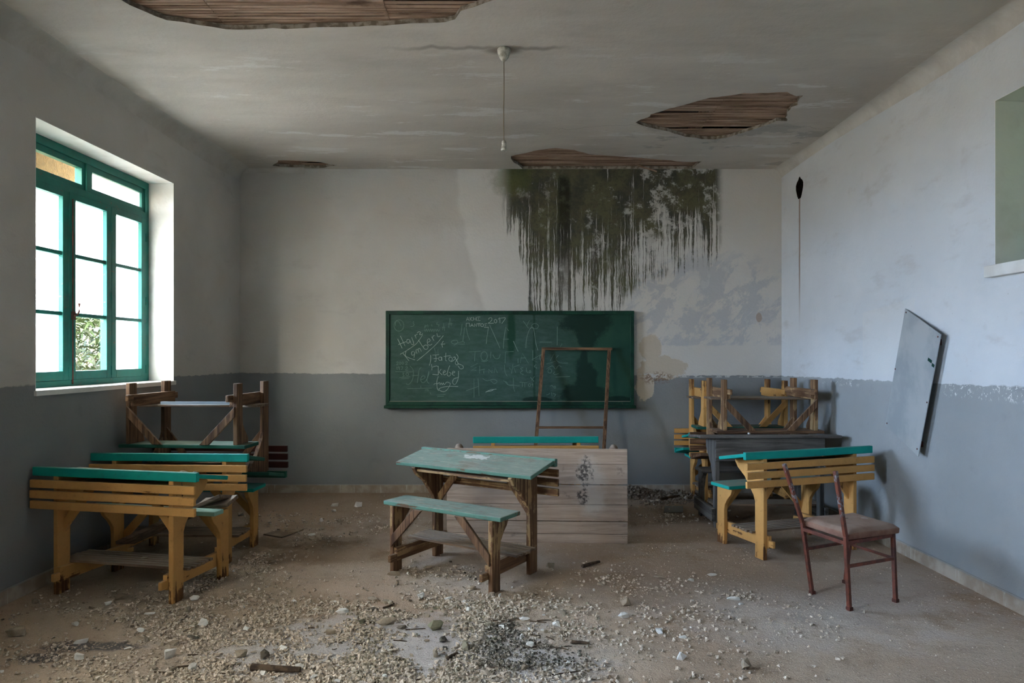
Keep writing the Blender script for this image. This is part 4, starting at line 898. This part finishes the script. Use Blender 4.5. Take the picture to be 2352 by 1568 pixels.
named = [ # px, py, half width in px, kind, label, sx, sy, sz
 (786,1406,17,'w','bright white plaster slab, brightest piece of rubble before the middle desk',1,.8,.7),
 (887,1435,24,'b','long pale plaster bar lying on the white dusty patch',1.1,.35,1.0),
 (1000,1446,20,'m','grey-green mossy block of plaster in the front rubble',1,.6,1.5),
 (341,1409,17,'w','white plaster slab just in front of the left desk',1,.7,.9),
 (182,1476,21,'w','thick white plaster slab, largest in the left foreground',1,.7,1.2),
 (38,1458,26,'b','large shadowed plaster slab at the far left edge of the floor',1,.8,1.0),
 (446,1378,12,'w','white plaster chip at the foot of the left desk',1,.9,1.3),
 (1263,1302,12,'b','wedge of plaster on the floor right of the middle desk',1,.9,1.4),
 (1432,1417,15,'w','white plaster lump on open floor between middle desk and chair',1,.7,1.0),
 (767,1162,12,'w','pale plaster slab behind the benches, left one of the pair near the back wall',1,.8,1.6),
 (822,1163,11,'w','cracked pale plaster slab, right one of the pair near the back wall',1,.8,1.5),
 (767,1174,6,'w','small white chip in front of the pale slab near the back wall',1,1,1.2),
 (283,1377,20,'b','long flaky plaster strip in the shade under the left desk',1.1,.35,1.0),
 (1204,1424,14,'w','white chip on the right edge of the green rubble',1,.5,.8),
 (905,1321,14,'b','crumpled pale flake beside the left foot of the middle desk',1.2,.4,1.0),
 (1205,1538,10,'b','rounded plaster lump near the bottom of the picture right of the dark debris',1,.9,2.0),
 (352,1500,1,'w','',1,1,1),
 (173,1436,10,'w','pale plaster block above the largest slab on the left',1,.8,1.3),
 (1686,1377,13,'w','crumbled white plaster heap on the floor left of the chair',1.2,.6,.8),
 (1635,1322,11,'w','pale crumbled plaster in front of the right yellow desk',1.2,.6,.8)]
taken = []
for px, py, hw, k, lb, sx, sy, sz in named:
    if not lb: continue
    x, y = fl(px, py); s = hw/(F/y)*1.12; chunk(x, y, s, k, lb, None, True, 0, random.uniform(-.3, .3), sx, sy, sz*1.3); taken.append((x, y, s))
# zones of rubble: centre px, radii in metres, weight
ZN = [((620,1470), .75, .55, 3.2), ((960,1400), .55, .28, 3.0), ((1100,1420), .35, .3, 2.0), ((1090,1500), .25, .35, 2.2), ((820,1540), .9, .28, 3.0), ((470,1400), .4, .35, 1.6), ((560,1310), .35, .4, 1.2), ((250,1500), .5, .3, 1.0),
      ((1230,1440), .5, .35, 1.0), ((1500,1420), .9, .5, .5), ((750,1210), .7, .5, .8), ((1540,1150), .4, .28, 3.2), ((1500,1140), .35, .15, 3.0), ((1700,1370), .12, .06, 2.0), ((1420,1350), .5, .4, .5), ((200,1400), .6, .4, .5), ((1000,1320), .4, .2, .8), ((1560,1190), .35, .25, 1.0), ((1050,1550), .9, .25, 2.2)]
ZW = [(fl(*c_), a_, b_, w_) for c_, a_, b_, w_ in ZN]
def sample():
    t = random.random()*sum(z[3]*z[1]*z[2] for z in ZW)
    for c_, a_, b_, w_ in ZW:
        t -= w_*a_*b_
        if t <= 0: break
    return c_[0]+random.gauss(0, a_*.6), c_[1]+random.gauss(0, b_*.6)
def inside(x, y, m_=.03): return XL(y)+m_+.02 < x < XR-m_-.02 and 2.9 < y < YB-.05-m_
GR = {'near': ('pale plaster fragment in the litter across the front of the floor', 'plaster fragments in the foreground'),
      'left': ('plaster fragment lying in the shade around the left desks', 'plaster fragments around the left desks'),
      'mid': ('small plaster fragment on the floor around the middle desk', 'plaster fragments around the middle desk'),
      'back': ('small plaster fragment scattered near the back wall', 'plaster fragments near the back wall'),
      'right': ('plaster fragment on the open floor towards the chair', 'plaster fragments on the right of the floor')}
cnt = 0
while cnt < 290:
    x, y = sample(); s = .013+.034*random.random()**2.2
    if not inside(x, y, s): continue
    if any((x-a_)**2+(y-b_)**2 < (s+c_)**2*.8 for a_, b_, c_ in taken): continue
    taken.append((x, y, s)); zk = 'back' if y > 5.6 else ('left' if x < -1.2 and y > 3.9 else ('right' if x > .7 else ('mid' if y > 4.1 else 'near')))
    gm_ = abs(x+.2) < .7 and 3.3 < y < 4.2
    k = random.choices('wbmd', (3, 5, 3 if gm_ else 0, 1.2 if gm_ else .3))[0]
    chunk(x, y, s, k, GR[zk][0], GR[zk][1], random.random() < .6, 0, None, 1, random.uniform(.5, 1), random.uniform(.6, 1.2)); cnt += 1
# gravel nobody could count
def base_vf(me): return [v.co.copy() for v in me.vertices], [tuple(p.vertices) for p in me.polygons]
small = []
for i in range(8):
    rnd = random.Random(50+i); bm = bmesh.new()
    for j in range(7): bm.verts.new(Vector((rnd.gauss(0, 1), rnd.gauss(0, 1), rnd.gauss(0, 1))).normalized()*rnd.uniform(.7, 1))
    bmesh.ops.convex_hull(bm, input=bm.verts); bmesh.ops.delete(bm, geom=[v for v in bm.verts if not v.link_faces], context='VERTS')
    bm.verts.index_update(); small.append(([v.co.copy() for v in bm.verts], [tuple(v.index for v in f_.verts) for f_ in bm.faces])); bm.free()
V_, F_ = [], []; cnt = 0
while cnt < 36000:
    near_ = random.random() < .91
    if near_: x, y = sample()
    else: x, y = random.uniform(-2.95, 2.9), 2.9+4.6*random.random()**1.2
    if not inside(x, y, .02): continue
    if near_ and mnoise.noise((x*3.1, y*4.3, 1.7))+.6*mnoise.noise((x*9, y*11, 5)) < random.uniform(-.42, .30): continue
    if any((x-t_[0])**2+(y-t_[1])**2 < (t_[2]*.9)**2 for t_ in taken[:20]): continue
    s = .0025+(.0165*random.random()**2.6 if near_ else .004*random.random()); vv, ff = small[cnt % 8]; a_ = random.uniform(0, 6.28); ca, sa = math.cos(a_)*s, math.sin(a_)*s; h = s*random.uniform(.4, .9); nb = len(V_)
    V_ += [(x+p.x*ca-p.y*sa, y+p.x*sa+p.y*ca, h*.55+p.z*h) for p in vv]; F_ += [tuple(i+nb for i in f_) for f_ in ff]; cnt += 1
me = bpy.data.meshes.new('plaster_rubble'); me.from_pydata(V_, [], F_); me.materials.append(M_RUB); o = bpy.data.objects.new('plaster_rubble', me); COL.objects.link(o)
tag(o, 'fine plaster crumbs and grit scattered over the whole floor', 'rubble', None, 'stuff')
# heap in the back right corner
V_, F_ = [], []
for i in range(900):
    a_ = random.gauss(0, 1); x = 1.42+a_*.26; y = 7.33+random.gauss(0, .07); 
    if y > YB-.03 or x > 1.98 or x < .99: continue
    hh = max(0, .11*math.exp(-((x-1.30)/.16)**2)+.05*math.exp(-((x-1.7)/.25)**2))*math.exp(-((y-7.38)/.13)**2)
    s = random.uniform(.008, .03); vv, ff = small[i % 8]; b_ = random.uniform(0, 6.28); ca, sa = math.cos(b_)*s, math.sin(b_)*s; z = hh*random.random(); nb = len(V_)
    V_ += [(x+p.x*ca-p.y*sa, y+p.x*sa+p.y*ca, s*.4+z+p.z*s*.7) for p in vv]; F_ += [tuple(q_+nb for q_ in f_) for f_ in ff]
me = bpy.data.meshes.new('debris_heap'); me.from_pydata(V_, [], F_); me.materials.append(M_RUB); o = bpy.data.objects.new('debris_heap', me); COL.objects.link(o)
tag(o, 'brown heap of rotten debris against the back wall between panel and right desks', 'debris', None, 'stuff')

# sticks
n = NT('dark_stick'); q = n.noise(n.pos, 30, 5); n.col(n.mix(n.ss(q, .4, .6), C(70, 58, 48), C(98, 82, 66))).bump(q, .5, .01); M_ST = n.m
def stick(px0, py0, px1, py1, r, label, group=None, name='stick'):
    a_ = fl(px0, py0); b_ = fl(px1, py1); m = MB(); mx_ = ((a_[0]+b_[0])/2+random.uniform(-.01, .01), (a_[1]+b_[1])/2+random.uniform(-.01, .01))
    o = m.tube([(0, 0, r), (mx_[0]-a_[0], mx_[1]-a_[1], r*1.1), (b_[0]-a_[0], b_[1]-a_[1], r)], [r, r*.95, r*.7], 7).build(name, M_ST); o.location = (a_[0], a_[1], 0); return tag(o, label, 'stick', group)
stick(1337,1304,1377,1293,.012,'short dark stick on the floor right of the middle desk')
stick(1313,1478,1354,1481,.009,'short reddish-brown stick on open floor in the lower middle')
stick(578,1541,690,1546,.018,'thick dark branch piece lying at the bottom left of centre',name='branch')
stick(1265,1550,1368,1537,.003,'long thin twig near the bottom of the picture right of centre')
stick(346,1544,415,1545,.004,'straight thin twig at lower left in front of the plaster slabs')
stick(395,1535,455,1527,.005,'bent dark twig just above the straight twig at lower left')
stick(1028,1516,1050,1503,.009,'dark split stick in the middle of the front rubble')
stick(1515,1150,1583,1139,.016,'dark stick leaning on the rubble by the back wall near the right desks')
stick(880,1398,905,1388,.006,'dark flake-like stick beside the bright white plaster slab')
stick(1255,1463,1272,1470,.003,'tiny twig above the reddish-brown stick')
for i in range(34):
    while True:
        px, py = random.uniform(420, 1350), random.uniform(1420, 1566); x, y = fl(px, py)
        if abs(px-620) > 90 or py < 1500: break
    l = random.uniform(12, 48); a_ = random.uniform(-.5, .5)
    stick(px, py, px+l*math.cos(a_), min(py+l*.35*math.sin(a_), 1567), random.uniform(.0018, .0045), 'thin dark splinter among the rubble in the foreground', 'splinters in the foreground rubble')
# dark flaky debris under the middle desk
for i, (px, py) in enumerate(((1045,1302),(1058,1308),(1068,1316),(1080,1325),(1092,1330),(1050,1296),(1035,1290))):
    x, y = fl(px, py); chunk(x, y, .022, 'd', 'dark clod of dirt on the floor under the middle desk', 'dark clods under the middle desk', True, 0, None, 1, .7, .8, None, 'dirt_clod', 'clod')
# a loose sheet on the floor
n = NT('grey_sheet'); n.col(C(132, 132, 126)); M_SHT = n.m
q = [fl(1524,1178), fl(1569,1178), fl(1569,1164), fl(1527,1164)]
m = MB().prism([(p[0], p[1]) for p in q], lambda a_, b_, t_: (a_, b_, t_), .006, .010); o = m.build('loose_sheet', M_SHT); tag(o, 'flat grey sheet lying in the debris near the back wall', 'sheet')
n = NT('brown_sheet'); n.col(n.mix(n.ss(n.noise(n.pos, 8, 5), .4, .6), C(150, 132, 108), C(128, 110, 90))); M_SH2 = n.m
q = [fl(605,1228), fl(648,1236), fl(697,1218), fl(655,1214)]
m = MB().prism([(p[0], p[1]) for p in q], lambda a_, b_, t_: (a_, b_, t_), .004, .008); o = m.build('loose_board', M_SH2); tag(o, 'thin brown board lying flat on the floor right of the left desks', 'board')

# bits lying on furniture
def onb(root, lx, ly, lz):
    root_m = Matrix.Translation(root.location) @ root.rotation_euler.to_matrix().to_4x4() @ Matrix.Diagonal((*root.scale, 1)); return root_m @ Vector((lx, ly, lz))
desks = [o_ for o_ in bpy.data.objects if o_.name.startswith('school_desk')]
dk_left = [o_ for o_ in desks if 'nearest on the left' in o_['label']][0]
p = onb(dk_left, -.44, .44, .771); chunk(p.x, p.y, .024, 'b', 'left plaster crumb on the turquoise rail of the nearest left desk', None, False, p.z, 0, 1.2, .8, .7)
p = onb(dk_left, -.52, .44, .771); chunk(p.x, p.y, .019, 'b', 'right plaster crumb on the turquoise rail of the nearest left desk', None, False, p.z, 1, 1.1, .8, .8)
p = onb(dk_left, .30, .36, .757); m = MB().box(-.10, .10, -.012, .012, 0, .008); o = m.build('wood_offcut', T_DUSTY); o.location = p; o.rotation_euler = (0, -.02, -.35)
tag(o, 'thin wooden offcut lying on the far end of the nearest left desktop', 'offcut')
p = onb(dk_left, -.05, .30, .194); chunk(p.x, p.y, .03, 'b', 'plaster flake lying on the footrest of the nearest left desk', None, True, p.z, 0, 1.2, .5, .8)
chunk(2.10, 4.36, .022, 'd', 'curled dry leaf on the chair seat near its back', None, True, .460, 0, 1.2, .7, .8, None, 'dry_leaf', 'leaf')
chunk(2.215, 4.36, .020, 'w', 'pale chip lying on the chair seat', None, True, .462, -.3, 1.6, .5, .6, None, 'plaster_chip', 'chip')
chunk(2.10, 6.10, .014, 'w', 'small white crumb on the edge of the dark grey desk', None, False, .793)
